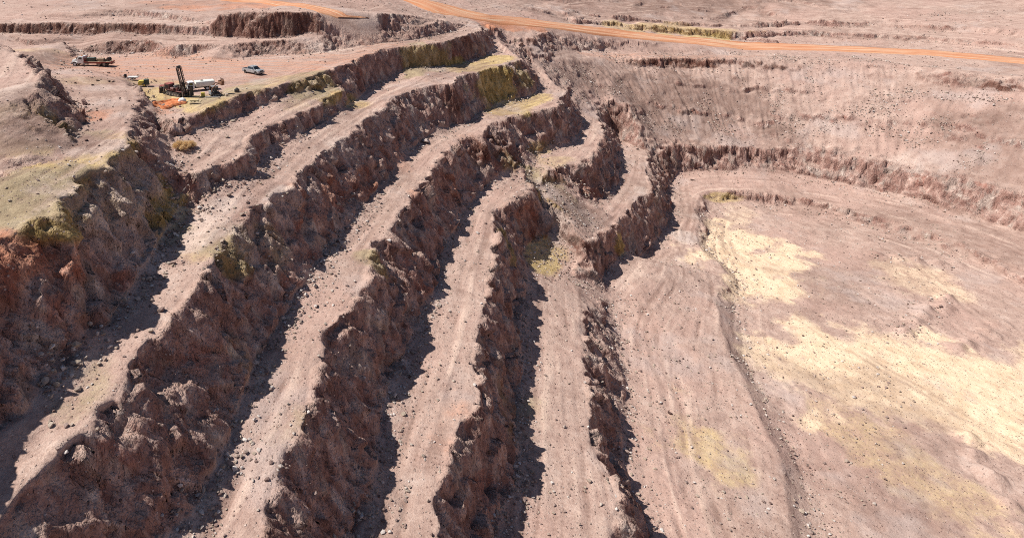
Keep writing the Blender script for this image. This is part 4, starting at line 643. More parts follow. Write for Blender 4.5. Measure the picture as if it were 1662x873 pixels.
def lamp_mat():
    t = NT('headlight_lens'); return t.done((.65, .66, .66), .12, None, .8)
lens = lamp_mat()

def wheel(parent, x, y, r, w, rimm, dual=False):
    def tyre(yy, ww):
        m = MB(); prof = [(-ww / 2, .66 * r), (-ww / 2, .93 * r), (-ww * .36, r), (ww * .36, r), (ww / 2, .93 * r), (ww / 2, .66 * r)]
        n = 22; rings = []
        V = [[m.bm.verts.new((x + q[1] * math.cos(2 * math.pi * i / n), yy + q[0], r + q[1] * math.sin(2 * math.pi * i / n))) for q in prof] for i in range(n)]
        fs = []
        for i in range(n):
            a, b = V[i], V[(i + 1) % n]
            for k in range(len(prof)): fs.append(m.bm.faces.new((a[k], a[(k + 1) % 6], b[(k + 1) % 6], b[k])))
        bmesh.ops.recalc_face_normals(m.bm, faces=fs); return m
    m = tyre(y, w)
    o = m.build('wheel', black, parent)
    s = 1 if y > 0 else -1
    q = MB(); q.cyl((x, y - w * .3, r), (x, y + w * .3, r), .665 * r, seg=20); q.cyl((x, y + s * w * .3, r), (x, y + s * w * .52, r), .2 * r, .14 * r, seg=10)
    for k in range(6):
        a = k * math.pi / 3; q.cyl((x + .38 * r * math.cos(a), y + s * w * .3, r + .38 * r * math.sin(a)), (x + .38 * r * math.cos(a), y + s * w * .36, r + .38 * r * math.sin(a)), .07 * r, seg=6)
    q.build('rim', rimm, o)
    return o

# ------------------------------------------------------------------ flatbed truck, nose to the left
def flatbed():
    t = thing('flatbed_truck', 'white cab flatbed truck with a faded red bed carrying gear, below the back bench wall', 'truck', PLACE['truck'][:2], PLACE['truck_yaw'])
    f = MB()
    for s in (-1, 1): f.box((-.3, s * .42, .78), (9.6, .1, .26))
    for x in (4.3, 2., .2, -1.9, -3.35, -4.9): f.box((x, 0, .78), (.14, .76, .18))
    for x in (4.25, -1.9, -3.35): f.cyl((x, -.95, .5), (x, .95, .5), .09)
    f.build('chassis', dark, t)
    # hood and cab
    h = MB(); h.prism([(5.05, .75), (5.05, 1.45), (4.85, 1.62), (3.55, 1.78), (3.55, .75)], -.72, .72, .07); h.build('hood', white, t)
    for s in (-1, 1):
        e = MB(); pr = [(5.08, .72), (5.08, 1.0), (4.86, 1.16), (4.45, 1.24), (4.05, 1.22), (3.75, 1.05), (3.6, .72), (3.66, .62), (3.72, .72), (3.85, .95), (4.05, 1.08), (4.45, 1.09), (4.7, .98), (4.82, .72)]
        e.prism(pr, s * .7, s * 1.14); e.build('fender', white, t)
    c = MB(); c.prism([(3.58, .72), (3.58, 1.72), (3.2, 2.42), (3.02, 2.5), (1.98, 2.5), (1.88, 2.36), (1.88, .72)], -1.02, 1.02, .06); cab = c.build('cab', white, t)
    wd = MB(); wd.prism([(3.60, 1.80), (3.625, 1.80), (3.295, 2.40), (3.27, 2.40)], -.9, .9); wd.build('windshield', glass, t)
    for s in (-1, 1):
        d = MB(); d.box((2.72, s * 1.035, 1.25), (1.1, .03, 1.02), .012); dd = d.build('door', white, t)
        g = MB(); g.prism([(3.28, 1.72), (3.02, 2.26), (2.28, 2.26), (2.28, 1.72)], s * 1.02, s * 1.05); g.build('window', glass, dd)
        k = MB(); k.box((2.36, s * 1.06, 1.5), (.18, .03, .05)); k.build('handle', dark, dd)
        k = MB(); k.tube([(3.4, s * 1.05, 1.75), (3.48, s * 1.34, 1.85)], .02); k.box((3.46, s * 1.36, 1.98), (.09, .2, .42), .02); k.build('mirror', dark, t)
        k = MB(); k.box((5.06, s * .92, 1.0), (.1, .26, .2), .03); k.build('headlight', lens, t)
        k = MB(); k.cyl((2.1, s * .78, .72), (.9, s * .78, .72), .3, seg=18); k.build('fuel_tank', steel, t)
        k = MB(); k.box((2.15, s * 1.0, .42), (.8, .28, .06)); k.box((2.15, s * 1.0, .7), (.8, .2, .05)); k.build('step', steel, t)
    g = MB(); g.box((5.07, 0, 1.1), (.06, 1.1, .62), .02)
    for k in range(6): g.box((5.105, 0, .86 + k * .095), (.02, 1.02, .03))
    g.build('grille', dark, t)
    b = MB(); b.box((5.2, 0, .62), (.2, 2.3, .3), .05); b.build('bumper', steel, t)
    e = MB(); e.tube([(1.72, -.9, .8), (1.72, -.9, 2.7), (1.6, -.9, 2.86)], .065); e.build('exhaust_stack', dark, t)
    v = MB(); v.box((2.6, 0, 2.56), (.22, 1.2, .09), .02); v.build('light_bar', amber, t)
    # bed
    d = MB(); d.box((-1.6, 0, 1.12), (6.9, 2.36, .12), .01)
    for k in range(24): d.box((-4.9 + k * .287, 0, 1.185), (.24, 2.3, .02))
    d.build('deck', wood, t)
    r = MB()
    for s in (-1, 1):
        r.box((-1.6, s * 1.2, 1.1), (7., .06, .24)); r.box((-1.1, s * 1.16, .84), (3.2, .1, .22))
        for k in range(9): r.box((-4.6 + k * .78, s * 1.24, 1.1), (.07, .04, .2))
    r.box((-5.1, 0, 1.05), (.12, 2.46, .34)); r.box((-5.2, 0, .62), (.1, 2.2, .16))
    for s in (-1, 1): r.box((-5.15, s * .6, .82), (.08, .1, .4))
    r.build('bed_frame', red, t)
    hb = MB()
    for s in (-1., -.33, .33, 1.): hb.box((1.78, s, 1.72), (.07, .07, 1.16))
    hb.box((1.78, 0, 2.3), (.08, 2.1, .08)); hb.box((1.78, 0, 1.55), (.05, 2.05, .7)); hb.build('headboard', red, t)
    for x, z in ((.95, 2.75), (-1.75, 2.3), (-2.45, 2.3)):
        k = MB(); k.cyl((x, -1.16, 1.1), (x, -1.16, z), .045, seg=8); k.build('stake', dark, t)
    tb = MB(); tb.box((.2, -1.02, .66), (1.5, .42, .5), .03); tb.build('toolbox', dark, t)
    for x in (4.25, -1.9, -3.35):
        for s in (-1, 1): wheel(t, x, s * (.98 if x > 0 else .9), .52, .3 if x > 0 else .5, white if x > 0 else steel)
    for s in (-1, 1):
        k = MB(); k.box((-4.15, s * .9, .62), (.03, .56, .6)); k.build('mudflap', black, t)
    # load
    M_ = Matrix.Translation(t.location) @ Matrix.Rotation(PLACE['truck_yaw'], 4, 'Z')
    def load(name, label, cat, x, y, grp=None):
        o = bpy.data.objects.new(name, None); COL.objects.link(o); o.location = M_ @ Vector((x, y, 1.2)); o.rotation_euler = (0, 0, PLACE['truck_yaw']); return tag(o, label, cat, grp)
    o = load('generator', 'dark green generator strapped on the truck bed just behind the white cab', 'generator', .15, .1)
    m = MB(); m.box((0, 0, .52), (2., 1.15, .82), .06); m.build('housing', green, o)
    m = MB(); m.box((0, 0, .06), (2.2, 1.2, .1)); m.build('skid', dark, o)
    m = MB(); m.cyl((.5, .1, .9), (.5, .1, 1.2), .07); m.build('exhaust', dark, o)
    m = MB()
    for k in range(7): m.box((-.75 + k * .13, -.585, .55), (.05, .02, .5))
    m.build('louvre', dark, o)
    o = load('hose_reel', 'dark hose reel among the gear at the tail of the truck bed', 'hose reel', -4.35, .1)
    m = MB(); m.cyl((0, -.4, .55), (0, .4, .55), .32, seg=20); m.build('hose', black, o)
    for s in (-1, 1):
        m = MB(); m.cyl((0, s * .42, .55), (0, s * .47, .55), .5, seg=20); m.build('flange', dark, o)
        m = MB(); m.tube([(-.35, s * .5, 0), (0, s * .5, .55), (.35, s * .5, 0)], .035); m.build('stand', dark, o)
    for k, (x, y, d, mt, lb) in enumerate(((-1.55, -.45, (.9, .9, .55), tan, 'tan box on the truck bed next to the green generator'), (-2.6, .2, (1.05, 1.2, .72), wood, 'tallest wooden crate standing mid bed on the white cab flatbed truck'), (-3.45, -.55, (.6, .8, .4), tan, 'low tan box beside the hose reel at the rear of the truck bed'))):
        o = load('crate', lb, 'crate', x, y, 'boxes on the flatbed truck')
        m = MB(); m.box((0, 0, d[2] / 2), d, .02); m.build('body', mt, o)
        m = MB(); m.box((0, 0, d[2] + .02), (d[0] + .04, d[1] + .04, .04)); m.build('lid', wood, o)
flatbed()

# ------------------------------------------------------------------ silver crew-cab pickup
def pickup():
    t = thing('pickup_truck', 'silver crew cab pickup parked alone on the drill platform, nose to the right', 'pickup truck', PLACE['pickup'][:2], PLACE['pickup_yaw'])
    b = MB()
    b.prism([(2.85, .45), (2.92, .62), (2.9, 1.02), (2.75, 1.12), (1.5, 1.2), (-.85, 1.16), (-.85, .42), (2.2, .40)], -.97, .97, .06)
    b.box((-1.85, 0, .56), (2.1, 1.9, .26), .02)
    for s in (-1, 1): b.prism([(-.85, .45), (-.85, 1.18), (-2.9, 1.18), (-2.95, .55), (-2.6, .5)], s * .97, s * .83)
    b.box((-.9, 0, .9), (.06, 1.7, .54)); body = b.build('body', silver, t)
    c = MB()
    n0 = [(1.58, 1.16), (.72, 1.84), (.4, 1.9), (-.68, 1.88), (-.92, 1.76), (-1.0, 1.16)]
    c.loft([[(x, s * (.93 if z < 1.3 else .76), z) for x, z in n0] for s in (-1, 1)]); c.build('cab', silver, t)
    w = MB(); w.loft([[(1.55, s * .8, 1.215), (.79, s * .68, 1.815), (.83, s * .68, 1.835), (1.6, s * .8, 1.23)] for s in (-1, 1)]); w.build('windshield', glass, t)
    w = MB(); w.loft([[(-1.005, s * .74, 1.3), (-.945, s * .68, 1.72), (-.975, s * .68, 1.73), (-1.035, s * .74, 1.3)] for s in (-1, 1)]); w.build('rear_window', glass, t)
    for s in (-1, 1):
        def side(x0, x1, x2, x3):
            yb = lambda z: s * (.93 - (z - 1.16) * (.17 / .7)); P = [(x0, 1.24), (x1, 1.24), (x2, 1.76), (x3, 1.76)]
            return [[(x, yb(z) + s * q, z) for x, z in P] for q in (-.02, .018)]
        d = MB(); d.box((.82, s * .978, .84), (1.05, .02, .6), .006); d1 = d.build('door', silver, t); g = MB(); g.loft(side(1.36, .34, .34, .74)); g.build('window', glass, d1)
        d = MB(); d.box((-.3, s * .978, .84), (1.02, .02, .6), .006); d2 = d.build('door', silver, t); g = MB(); g.loft(side(.22, -.84, -.74, .22)); g.build('window', glass, d2)
        k = MB(); k.box((2.86, s * .72, .92), (.12, .4, .2), .03); k.build('headlight', lens, t)
        k = MB(); k.box((-2.93, s * .86, .95), (.06, .18, .36), .02); k.build('taillight', red, t)
        k = MB(); k.box((1.2, s * 1.1, 1.28), (.14, .22, .2), .04); k.build('mirror', dark, t)
        for x in (1.9, -1.85):
            k = MB(); n = 12
            k.loft([[(x + r * math.cos(math.pi * i / n), s * y, .4 + r * math.sin(math.pi * i / n)) for i in range(n + 1)] for r, y in ((.5, .99), (.5, .96))]); k.build('wheel_well', black, t)
            wheel(t, x, s * .86, .4, .26, steel)
    g = MB(); g.box((2.9, 0, .9), (.08, 1.1, .34), .03); g.build('grille', dark, t)
    g = MB(); g.box((2.96, 0, .55), (.16, 1.9, .22), .05); g.build('bumper', steel, t)
    g = MB(); g.box((-2.98, 0, .55), (.16, 1.8, .18), .04); g.build('bumper', steel, t)
    g = MB(); g.box((-2.92, 0, .9), (.06, 1.64, .52), .01); g.build('tailgate', silver, t)
    M_ = t.matrix_basis.copy()
    M_ = Matrix.Translation(t.location) @ Matrix.Rotation(PLACE['pickup_yaw'], 4, 'Z')
    g = MB(); g.box((-1.12, 0, 1.16), (.4, 1.72, .34), .03); g.build('toolbox', black, t)
    o = bpy.data.objects.new('spare_wheel', None); COL.objects.link(o); o.location = M_ @ Vector((-2.2, .05, .72)); o.rotation_euler = (0, 0, PLACE['pickup_yaw']); tag(o, 'black spare wheel lying in the bed of the silver pickup', 'spare wheel')
    m = MB(); m.cyl((0, 0, 0), (0, 0, .26), .4, seg=20); m.build('tyre', black, o)
    m = MB(); m.cyl((0, 0, .2), (0, 0, .275), .24, seg=16); m.build('rim', steel, o)
    g = MB(); g.cyl((-.2, .3, 1.88), (-.2, .3, 2.1), .015, seg=6); g.cyl((-.2, .3, 1.88), (-.2, .3, 1.94), .05, seg=8); g.build('antenna', dark, t)
    g = MB(); g.box((1.75, 0, 1.19), (1.1, 1.2, .04), .01, (0, .07, 0)); g.build('hood', silver, t)
pickup()

# ------------------------------------------------------------------ white water truck behind the rig
def water_truck():
    t = thing('water_truck', 'white water truck with a long box-shaped tank, parked behind the drill mast', 'water truck', PLACE['water'][:2], PLACE['water_yaw']); t.scale = (.92, .92, .92)
    f = MB()
    for s in (-1, 1): f.box((-.2, s * .4, .72), (6.4, .1, .22))
    f.box((-.9, 0, .84), (4.2, 1.3, .1)); f.build('chassis', dark, t)
    n = 8; prof = []
    for cx, cz, a0 in ((.82, 1.86, 0), (-.82, 1.86, 90), (-.82, 1.22, 180), (.82, 1.22, 270)):
        for k in range(5):
            a = math.radians(a0 + 22.5 * k); prof.append((cx + .3 * math.cos(a), cz + .34 * math.sin(a)))
    def ring(x, k): return [(x, y * k, 1.54 + (z - 1.54) * k) for y, z in prof]
    tk = MB(); tk.loft([ring(1.05, .9), ring(.98, 1.), ring(-3.2, 1.), ring(-3.28, .9)]); tank = tk.build('tank', cream_m, t)
    for x in (.2, -1.1, -2.4):
        m = MB(); m.loft([ring(x - .035, 1.012), ring(x + .035, 1.012)]); m.build('tank_band', white, t)
    m = MB(); m.cyl((-.55, .1, 2.2), (-.55, .1, 2.32), .33, seg=18); m.build('hatch', dark, t)
    m = MB(); m.tube([(-3.3, .5, .9), (-3.3, .5, 2.1), (-3.25, .5, 2.25)], .025); m.tube([(-3.3, .15, .9), (-3.3, .15, 2.1), (-3.25, .15, 2.25)], .025)
    for k in range(5): m.cyl((-3.3, .15, 1.05 + k * .24), (-3.3, .5, 1.05 + k * .24), .02, seg=6)
    m.build('ladder', steel, t)
    m = MB(); m.box((-3.4, 0, .75), (.2, 2., .2), .03); m.cyl((-3.35, -.7, .6), (-3.7, -.7, .5), .1); m.cyl((-3.35, .7, .6), (-3.7, .7, .5), .1); m.build('spray_bar', dark, t)
    c = MB(); c.prism([(2.95, .6), (2.98, 1.35), (2.72, 2.12), (2.5, 2.2), (1.45, 2.2), (1.35, 2.1), (1.35, .6)], -1.02, 1.02, .05); c.build('cab', white, t)
    m = MB(); m.prism([(3.0, 1.4), (3.025, 1.4), (2.79, 2.06), (2.765, 2.06)], -.9, .9); m.build('windshield', glass, t)
    for s in (-1, 1):
        d = MB(); d.box((2.15, s * 1.03, 1.05), (1., .03, .8), .01); dd = d.build('door', white, t)
        g = MB(); g.prism([(2.72, 1.48), (2.55, 2.0), (1.75, 2.0), (1.75, 1.48)], s * 1.018, s * 1.045); g.build('window', glass, dd)
        k = MB(); k.box((2.99, s * .75, .85), (.06, .3, .16), .02); k.build('headlight', lens, t)
        k = MB(); k.box((2.85, s * 1.2, 1.7), (.08, .16, .36), .02); k.build('mirror', dark, t)
        for x in (2.2, -1.5, -2.6): wheel(t, x, s * .88, .48, .32 if x > 0 else .46, white)
    m = MB(); m.box((3.05, 0, .55), (.16, 2.04, .26), .04); m.build('bumper', dark, t)
water_truck()

# ------------------------------------------------------------------ drill rig: tracked carrier with a leaning mast
def drill_rig():
    t = thing('drill_rig', 'dark oxide red drill rig with a tall leaning lattice mast beside orange cuttings', 'drill rig', PLACE['rig'][:2], PLACE['rig_yaw'])
    for s in (-1, 1):                                    # tracks
        m = MB(); n = 10; R = .36; pr = [(2.0 + R * math.cos(math.radians(-90 + 180 * k / n)), R + .02 + R * math.sin(math.radians(-90 + 180 * k / n))) for k in range(n + 1)] + [(-2.0 + R * math.cos(math.radians(90 + 180 * k / n)), R + .02 + R * math.sin(math.radians(90 + 180 * k / n))) for k in range(n + 1)]
        m.prism(pr, s * .78, s * 1.2)
        for k in range(19): m.box((-2.2 + k * .245, s * .99, .755), (.1, .44, .05)); m.box((-2.2 + k * .245, s * .99, .02), (.1, .44, .04))
        tr = m.build('track', black, t)
        for k in range(5): MB().cyl((-1.8 + k * .9, s * 1.19, .36), (-1.8 + k * .9, s * 1.24, .36), .22, seg=14).build('roller', steel, tr)
    m = MB()
    for s in (-1, 1): m.box((-.2, s * .5, .86), (6.0, .14, .26))
    for x in (-3., -1.6, -.2, 1.2, 2.6): m.box((x, 0, .86), (.16, 1.1, .2))
    m.box((-.4, 0, 1.03), (5.6, 1.9, .06)); m.build('deck', oxide, t)
    m = MB(); m.box((-2.35, -.1, 1.62), (1.5, 1.45, 1.05), .06); e = m.build('engine_housing', oxide, t)
    m = MB()
    for k in range(8): m.box((-2.9 + k * .16, -.84, 1.6), (.07, .03, .7))
    m.build('louvres', dark, e)
    m = MB(); m.box((-2.35, -.1, 2.2), (1.62, 1.5, .09), .02); m.build('hood', red, e)
    m = MB(); m.box((-3.3, 0, 1.5), (.22, 1.3, .9), .02); m.build('radiator', dark, t)
    m = MB(); m.box((-3.75, .1, 1.0), (.7, .9, .3), .03); m.build('counterweight', black, t)
    m = MB(); m.tube([(-1.8, .45, 2.1), (-1.8, .45, 2.75), (-1.92, .45, 2.88)], .06); m.build('exhaust_stack', steel, t)
    m = MB(); m.box((-1.05, .5, 1.45), (.8, .8, .8), .04); m.build('hydraulic_tank', grey, t)
    m = MB(); m.cyl((-.95, -.75, 1.4), (.15, -.75, 1.4), .3, seg=16); m.build('air_receiver', oxide, t)
    m = MB(); m.box((-.3, .35, 1.35), (.55, .6, .55), .03); m.cyl((-.3, .1, 1.75), (-.3, .65, 1.75), .22, seg=14); m.build('winch', dark, t)
    m = MB(); m.box((.55, -.1, 1.35), (.7, .9, .6), .03); m.cyl((.55, -.1, 1.7), (.55, -.1, 1.95), .2); m.build('pump', oxide, t)
    m = MB()
    for k in range(5): m.cyl((-1.6, .98 - k * .02, 1.2 + k * .13), (1.5, .98 - k * .02, 1.2 + k * .13), .055, seg=8)
    for x in (-1.3, 1.2): m.box((x, 1.05, 1.45), (.06, .12, .8))
    m.build('rod_rack', steel, t)
    hs = MB()
    rr = random.Random(4)
    for k in range(9):
        y = -.7 + k * .16; p0 = Vector((-.9 + rr.uniform(-.3, .3), y, 1.5)); p3 = Vector((2.4, -.35 + k * .09, 1.5 + rr.uniform(0, .9)))
        pts = [p0.lerp(p3, q / 8) + Vector((0, rr.uniform(-.05, .05), .55 * math.sin(math.pi * q / 8) * rr.uniform(.7, 1.2))) for q in range(9)]
        hs.tube(pts, .03, 6)
    hs.build('hoses', black, t)
    # operator stand and control box on the far side of the mast
    m = MB(); m.box((3.15, 1.02, 1.15), (.85, .8, 1.9), .04); cb = m.build('control_cabinet', dark, t)
    m = MB(); m.box((3.15, .61, 1.6), (.6, .03, .5), .01); m.build('panel', grey, cb)
    m = MB(); m.box((3.15, 1.02, 2.14), (1.0, .95, .06), .02); m.build('canopy', dark, cb)
    # mast: box lattice leaning back over the carrier
    base = Vector((2.75, 0, .35)); top = base + Vector(PLACE['mast_vec']); ax = (top - base).normalized()
    side = Vector((0, 1, 0)); side = (side - ax * side.dot(ax)).normalized(); frt = side.cross(ax)
    Lm = (top - base).length; hw, hd = .42, .36
    def pt(u, a, b): return base + ax * u + side * (a * hw) + frt * (b * hd)
    m = MB()
    for a in (-1, 1):
        for b in (-1, 1): m.cyl(pt(0, a, b), pt(Lm, a, b), .055, seg=6)
    n = 13
    for k in range(n):
        u0, u1 = Lm * k / n, Lm * (k + 1) / n
        for a in (-1, 1): m.cyl(pt(u0, a, -1), pt(u1, a, 1), .03, seg=5); m.cyl(pt(u1, a, -1), pt(u1, a, 1), .03, seg=5)
        m.cyl(pt(u0, -1 if k % 2 else 1, 1), pt(u1, 1 if k % 2 else -1, 1), .03, seg=5)
        m.cyl(pt(u0, -1 if k % 2 else 1, -1), pt(u1, 1 if k % 2 else -1, -1), .026, seg=5)
    for a in (-1, 1): m.loft([[pt(u, a * q, -.75), pt(u, a * q, .2), pt(u, a * (q - .12), .2), pt(u, a * (q - .12), -.75)] for u, q in ((.1, .98), (Lm - .1, .98))])
    mast = m.build('mast', mastm, t)
    m = MB()
    for a in (-.45, .45): m.cyl(pt(.2, a, .1), pt(Lm - .2, a, .1), .05, seg=8)
    m.build('feed_cylinder', dark, mast)
    m = MB(); m.cyl(pt(.1, 0, -.6), pt(Lm * .96, 0, -.6), .075, seg=10); m.build('drill_rod', steel, mast)
    m = MB(); c0 = pt(Lm * .40, 0, -.3); m.box(c0, (.62, .66, .85), .05, ax.to_track_quat('Z', 'X').to_euler()); m.build('rotary_head', dark, mast)
    m = MB(); c1 = pt(Lm - .05, 0, 0); m.box(c1, (.62, .8, .26), .03, ax.to_track_quat('Z', 'X').to_euler())
    for a in (-.7, 0, .7): m.cyl(pt(Lm + .18, a, -.5), pt(Lm + .18, a, .5), .15, seg=12)
    m.build('crown_block', dark, mast)
    m = MB(); m.tube([pt(Lm * .46, .9, -.9), pt(Lm * .30, 1.15, -1.4), pt(Lm * .12, 1.3, -2.2), (base.x + .5, .75, .05)], .05, 8); m.build('cable_hose', white, mast)
    m = MB(); m.box(pt(.1, 0, -.2), (.9, .95, .35), .03); m.cyl(pt(-.35, 0, -.6), pt(.5, 0, -.6), .2, seg=14); m.build('rod_clamp', dark, mast)
    m = MB()
    for a in (-.9, .9): m.cyl((.9, a * .45, 1.05), pt(Lm * .42, a, .8), .05, seg=8)
    m.build('mast_brace', steel, t)
    for x, y in ((-3.2, -.95), (-3.2, .95), (3.2, -1.05), (3.45, .55)):
        m = MB(); m.cyl((x, y, .5), (x, y, 1.25), .1); m.cyl((x, y, .08), (x, y, .6), .065); j = m.build('jack', steel, t)
        m = MB(); m.cyl((x, y, 0), (x, y, .09), .24, seg=14); m.build('foot', dark, j)
drill_rig()

def pump_skid():
    t = thing('pump_skid', 'low dark mud pump skid with a faded red top, left end of the rig', 'pump', PLACE['skid'][:2], math.radians(20))
    m = MB()
    for s in (-1, 1): m.box((0, s * .6, .12), (2.9, .14, .2))
    for x in (-1.3, 0, 1.3): m.box((x, 0, .16), (.14, 1.3, .14))
    m.build('skid_frame', dark, t)
    m = MB(); m.box((-.75, 0, .72), (1.1, .9, .85), .06); e = m.build('engine', dark, t)
    m = MB(); m.cyl((-.9, .2, 1.1), (-.9, .2, 1.6), .06); m.build('exhaust', steel, e)
    m = MB(); m.cyl((.15, 0, .55), (1.2, 0, .55), .36, seg=18); m.cyl((1.2, 0, .55), (1.36, 0, .55), .42, seg=18); m.build('pump_body', grey, t)
    m = MB()
    for x in (-1.35, 1.35):
        for s in (-1, 1): m.cyl((x, s * .62, .2), (x, s * .62, 1.45), .05, seg=6)
    for s in (-1, 1): m.cyl((-1.35, s * .62, 1.45), (1.35, s * .62, 1.45), .06, seg=6)
    m.box((-.2, 0, 1.5), (1.9, 1.34, .07), .01); m.build('top_rail', red, t)
    m = MB(); m.tube([(1.36, 0, .6), (1.9, -.2, .3), (2.3, -.7, .12), (2.9, -.9, .1)], .07, 8); m.build('hose', black, t)
pump_skid()

# ------------------------------------------------------------------ compact tracked loader with its arms up
def loader():
    t = thing('compact_loader', 'dark compact loader with a grey roof and rusty bucket raised, right of the drill rig', 'loader', PLACE['loader'][:2], PLACE['loader_yaw'])
    for s in (-1, 1):
        m = MB(); n = 8; pr = [(.75 + .32 * math.cos(math.radians(-90 + 180 * k / n)), .33 + .32 * math.sin(math.radians(-90 + 180 * k / n))) for k in range(n + 1)] + [(-.75 + .32 * math.cos(math.radians(90 + 180 * k / n)), .42 + .40 * math.sin(math.radians(90 + 180 * k / n))) for k in range(n + 1)]
        m.prism(pr, s * .52, s * .9); tr = m.build('track', black, t)
        for k in range(4): MB().cyl((-.7 + k * .46, s * .89, .3), (-.7 + k * .46, s * .94, .3), .17, seg=12).build('roller', grey, tr)
    m = MB(); m.prism([(.85, .4), (.85, .75), (.3, .95), (-1.0, 1.2), (-1.12, 1.05), (-1.12, .4)], -.52, .52, .04); m.build('body', dark, t)
    m = MB(); m.box((-1.0, 0, .8), (.34, 1.3, .8), .05); m.build('engine_cover', grey, t)
    m = MB()
    for s in (-1, 1):
        m.cyl((.55, s * .48, .8), (.42, s * .48, 2.0), .05, seg=6); m.cyl((-.62, s * .48, 1.05), (-.62, s * .48, 2.0), .05, seg=6)
    m.box((-.1, .49, 1.35), (1.0, .03, .5)); m.box((-.1, -.49, 1.35), (1.0, .03, .5)); cab = m.build('cab_frame', dark, t)
    m = MB(); m.box((-.08, 0, 2.03), (1.3, 1.12, .1), .03); m.build('roof', grey, t)
    m = MB(); m.prism([(.60, .95), (.62, .95), (.47, 1.95), (.45, 1.95)], -.42, .42); m.build('front_window', glass, cab)
    for s in (-1, 1):
        m = MB(); m.box((-.1, s * .485, 1.8), (.9, .012, .34)); m.build('side_window', glass, cab)
    m = MB(); m.box((-.2, 0, 1.1), (.5, .5, .3), .05); m.box((-.42, 0, 1.45), (.12, .5, .6), .04); m.build('seat', black, cab)
    for s in (-1, 1):
        m = MB(); p = [(-1.0, s * .64, 1.1), (-.85, s * .66, 1.75), (.45, s * .66, 2.55), (1.15, s * .6, 2.35)]
        for a, b in zip(p[:-1], p[1:]):
            m.cyl(a, b, .1, seg=6)
        m.build('lift_arm', brown, t)
        m = MB(); m.cyl((-.6, s * .58, .95), (.1, s * .62, 2.1), .05, seg=8); m.build('lift_cylinder', steel, t)
    m = MB(); pr = [(1.1, 2.2), (1.25, 2.12), (1.75, 2.2), (1.8, 2.9), (1.7, 3.3), (1.64, 3.28), (1.7, 2.9), (1.64, 2.32), (1.3, 2.25), (1.18, 2.4), (1.25, 2.9), (1.19, 2.92)]
    m.prism(pr, -.85, .85); m.box((1.45, -.86, 2.6), (.6, .03, .75)); m.box((1.45, .86, 2.6), (.6, .03, .75)); bk = m.build('bucket', brown, t)
    for k in range(5): MB().box((1.67, -.7 + k * .35, 3.36), (.06, .1, .2)).build('tooth', dark, bk)
    for s in (-1, 1):
        m = MB(); m.cyl((.55, s * .42, 1.98), (.66, s * .42, 1.98), .08, seg=10); m.build('work_light', lens, t)
loader()

# ------------------------------------------------------------------ small trailer, compressor and yard clutter
def trailer():
    t = thing('utility_trailer', 'small flat white trailer parked behind the yellow compressor', 'trailer', PLACE['trailer'][:2], PLACE['trailer_yaw'])
    m = MB(); m.box((0, 0, .62), (2.5, 1.5, .1), .02); m.build('deck', white, t)
    m = MB()
    for s in (-1, 1): m.box((0, s * .78, .74), (2.5, .05, .22))
    m.box((-1.25, 0, .74), (.05, 1.5, .22)); m.build('side_rail', white, t)
    m = MB(); m.tube([(1.2, .5, .55), (2.2, 0, .5)], .05); m.tube([(1.2, -.5, .55), (2.2, 0, .5)], .05); m.cyl((2.2, 0, .5), (2.38, 0, .5), .07); m.build('drawbar', dark, t)
    m = MB(); m.cyl((2.1, 0, .02), (2.1, 0, .75), .04); m.cyl((2.1, 0, 0), (2.1, 0, .04), .12); m.build('jack', dark, t)
    for s in (-1, 1):
        wheel(t, -.1, s * .95, .33, .2, white)
        m = MB(); m.box((-.1, s * .95, .72), (.85, .26, .04), .01); m.build('mudguard', dark, t)
    m = MB()
    for y in (-.5, 0, .5): m.cyl((-1.15, y, .65), (-1.15, y, 1.25), .04, seg=6)
    m.box((-1.15, 0, 1.25), (.07, 1.1, .07)); m.build('rack', brown, t)
    o = thing('black_drum', 'low black drum standing at the left end of the white trailer', 'drum', PLACE['drum'][:2])
    m = MB(); m.cyl((0, 0, 0), (0, 0, .8), .3, seg=18); m.cyl((0, 0, .26), (0, 0, .29), .315, seg=18); m.cyl((0, 0, .52), (0, 0, .55), .315, seg=18); m.build('body', black, o)
    m = MB(); m.cyl((0, 0, .79), (0, 0, .83), .27, seg=18); m.cyl((.12, 0, .83), (.12, 0, .87), .04); m.build('lid', dark, o)
trailer()
def compressor():
    t = thing('air_compressor', 'towable compressor, pale yellow at one end and dark at the other', 'compressor', PLACE['comp'][:2], PLACE['comp_yaw'])
    m = MB(); m.prism([(1.15, .45), (1.15, 1.0), (.95, 1.32), (-.05, 1.35), (-.05, .45)], -.6, .6, .06); m.build('bonnet', yellow, t)
    m = MB(); m.prism([(-.05, .45), (-.05, 1.5), (-.9, 1.55), (-1.1, 1.35), (-1.1, .45)], -.66, .66, .05); e = m.build('engine_housing', green, t)
    m = MB()
    for k in range(6): m.box((-.95 + k * .15, -.675, 1.0), (.06, .03, .55))
    m.build('louvres', dark, e)
    m = MB(); m.box((0, 0, .42), (2.3, 1.1, .12)); m.build('chassis', dark, t)
    m = MB(); m.tube([(1.1, 0, .42), (2.1, 0, .4)], .05); m.cyl((2.05, 0, .02), (2.05, 0, .6), .04); m.build('drawbar', dark, t)
    m = MB(); m.cyl((-.5, .2, 1.5), (-.5, .2, 1.85), .05); m.build('exhaust', steel, t)
    m = MB(); m.box((.55, -.61, .85), (.4, .03, .35), .01); m.build('control_panel', black, t)
    for s in (-1, 1):
        wheel(t, -.1, s * .72, .34, .2, yellow)
        m = MB(); m.box((-.1, s * .72, .74), (.85, .24, .04), .01); m.build('mudguard', dark, t)
compressor()

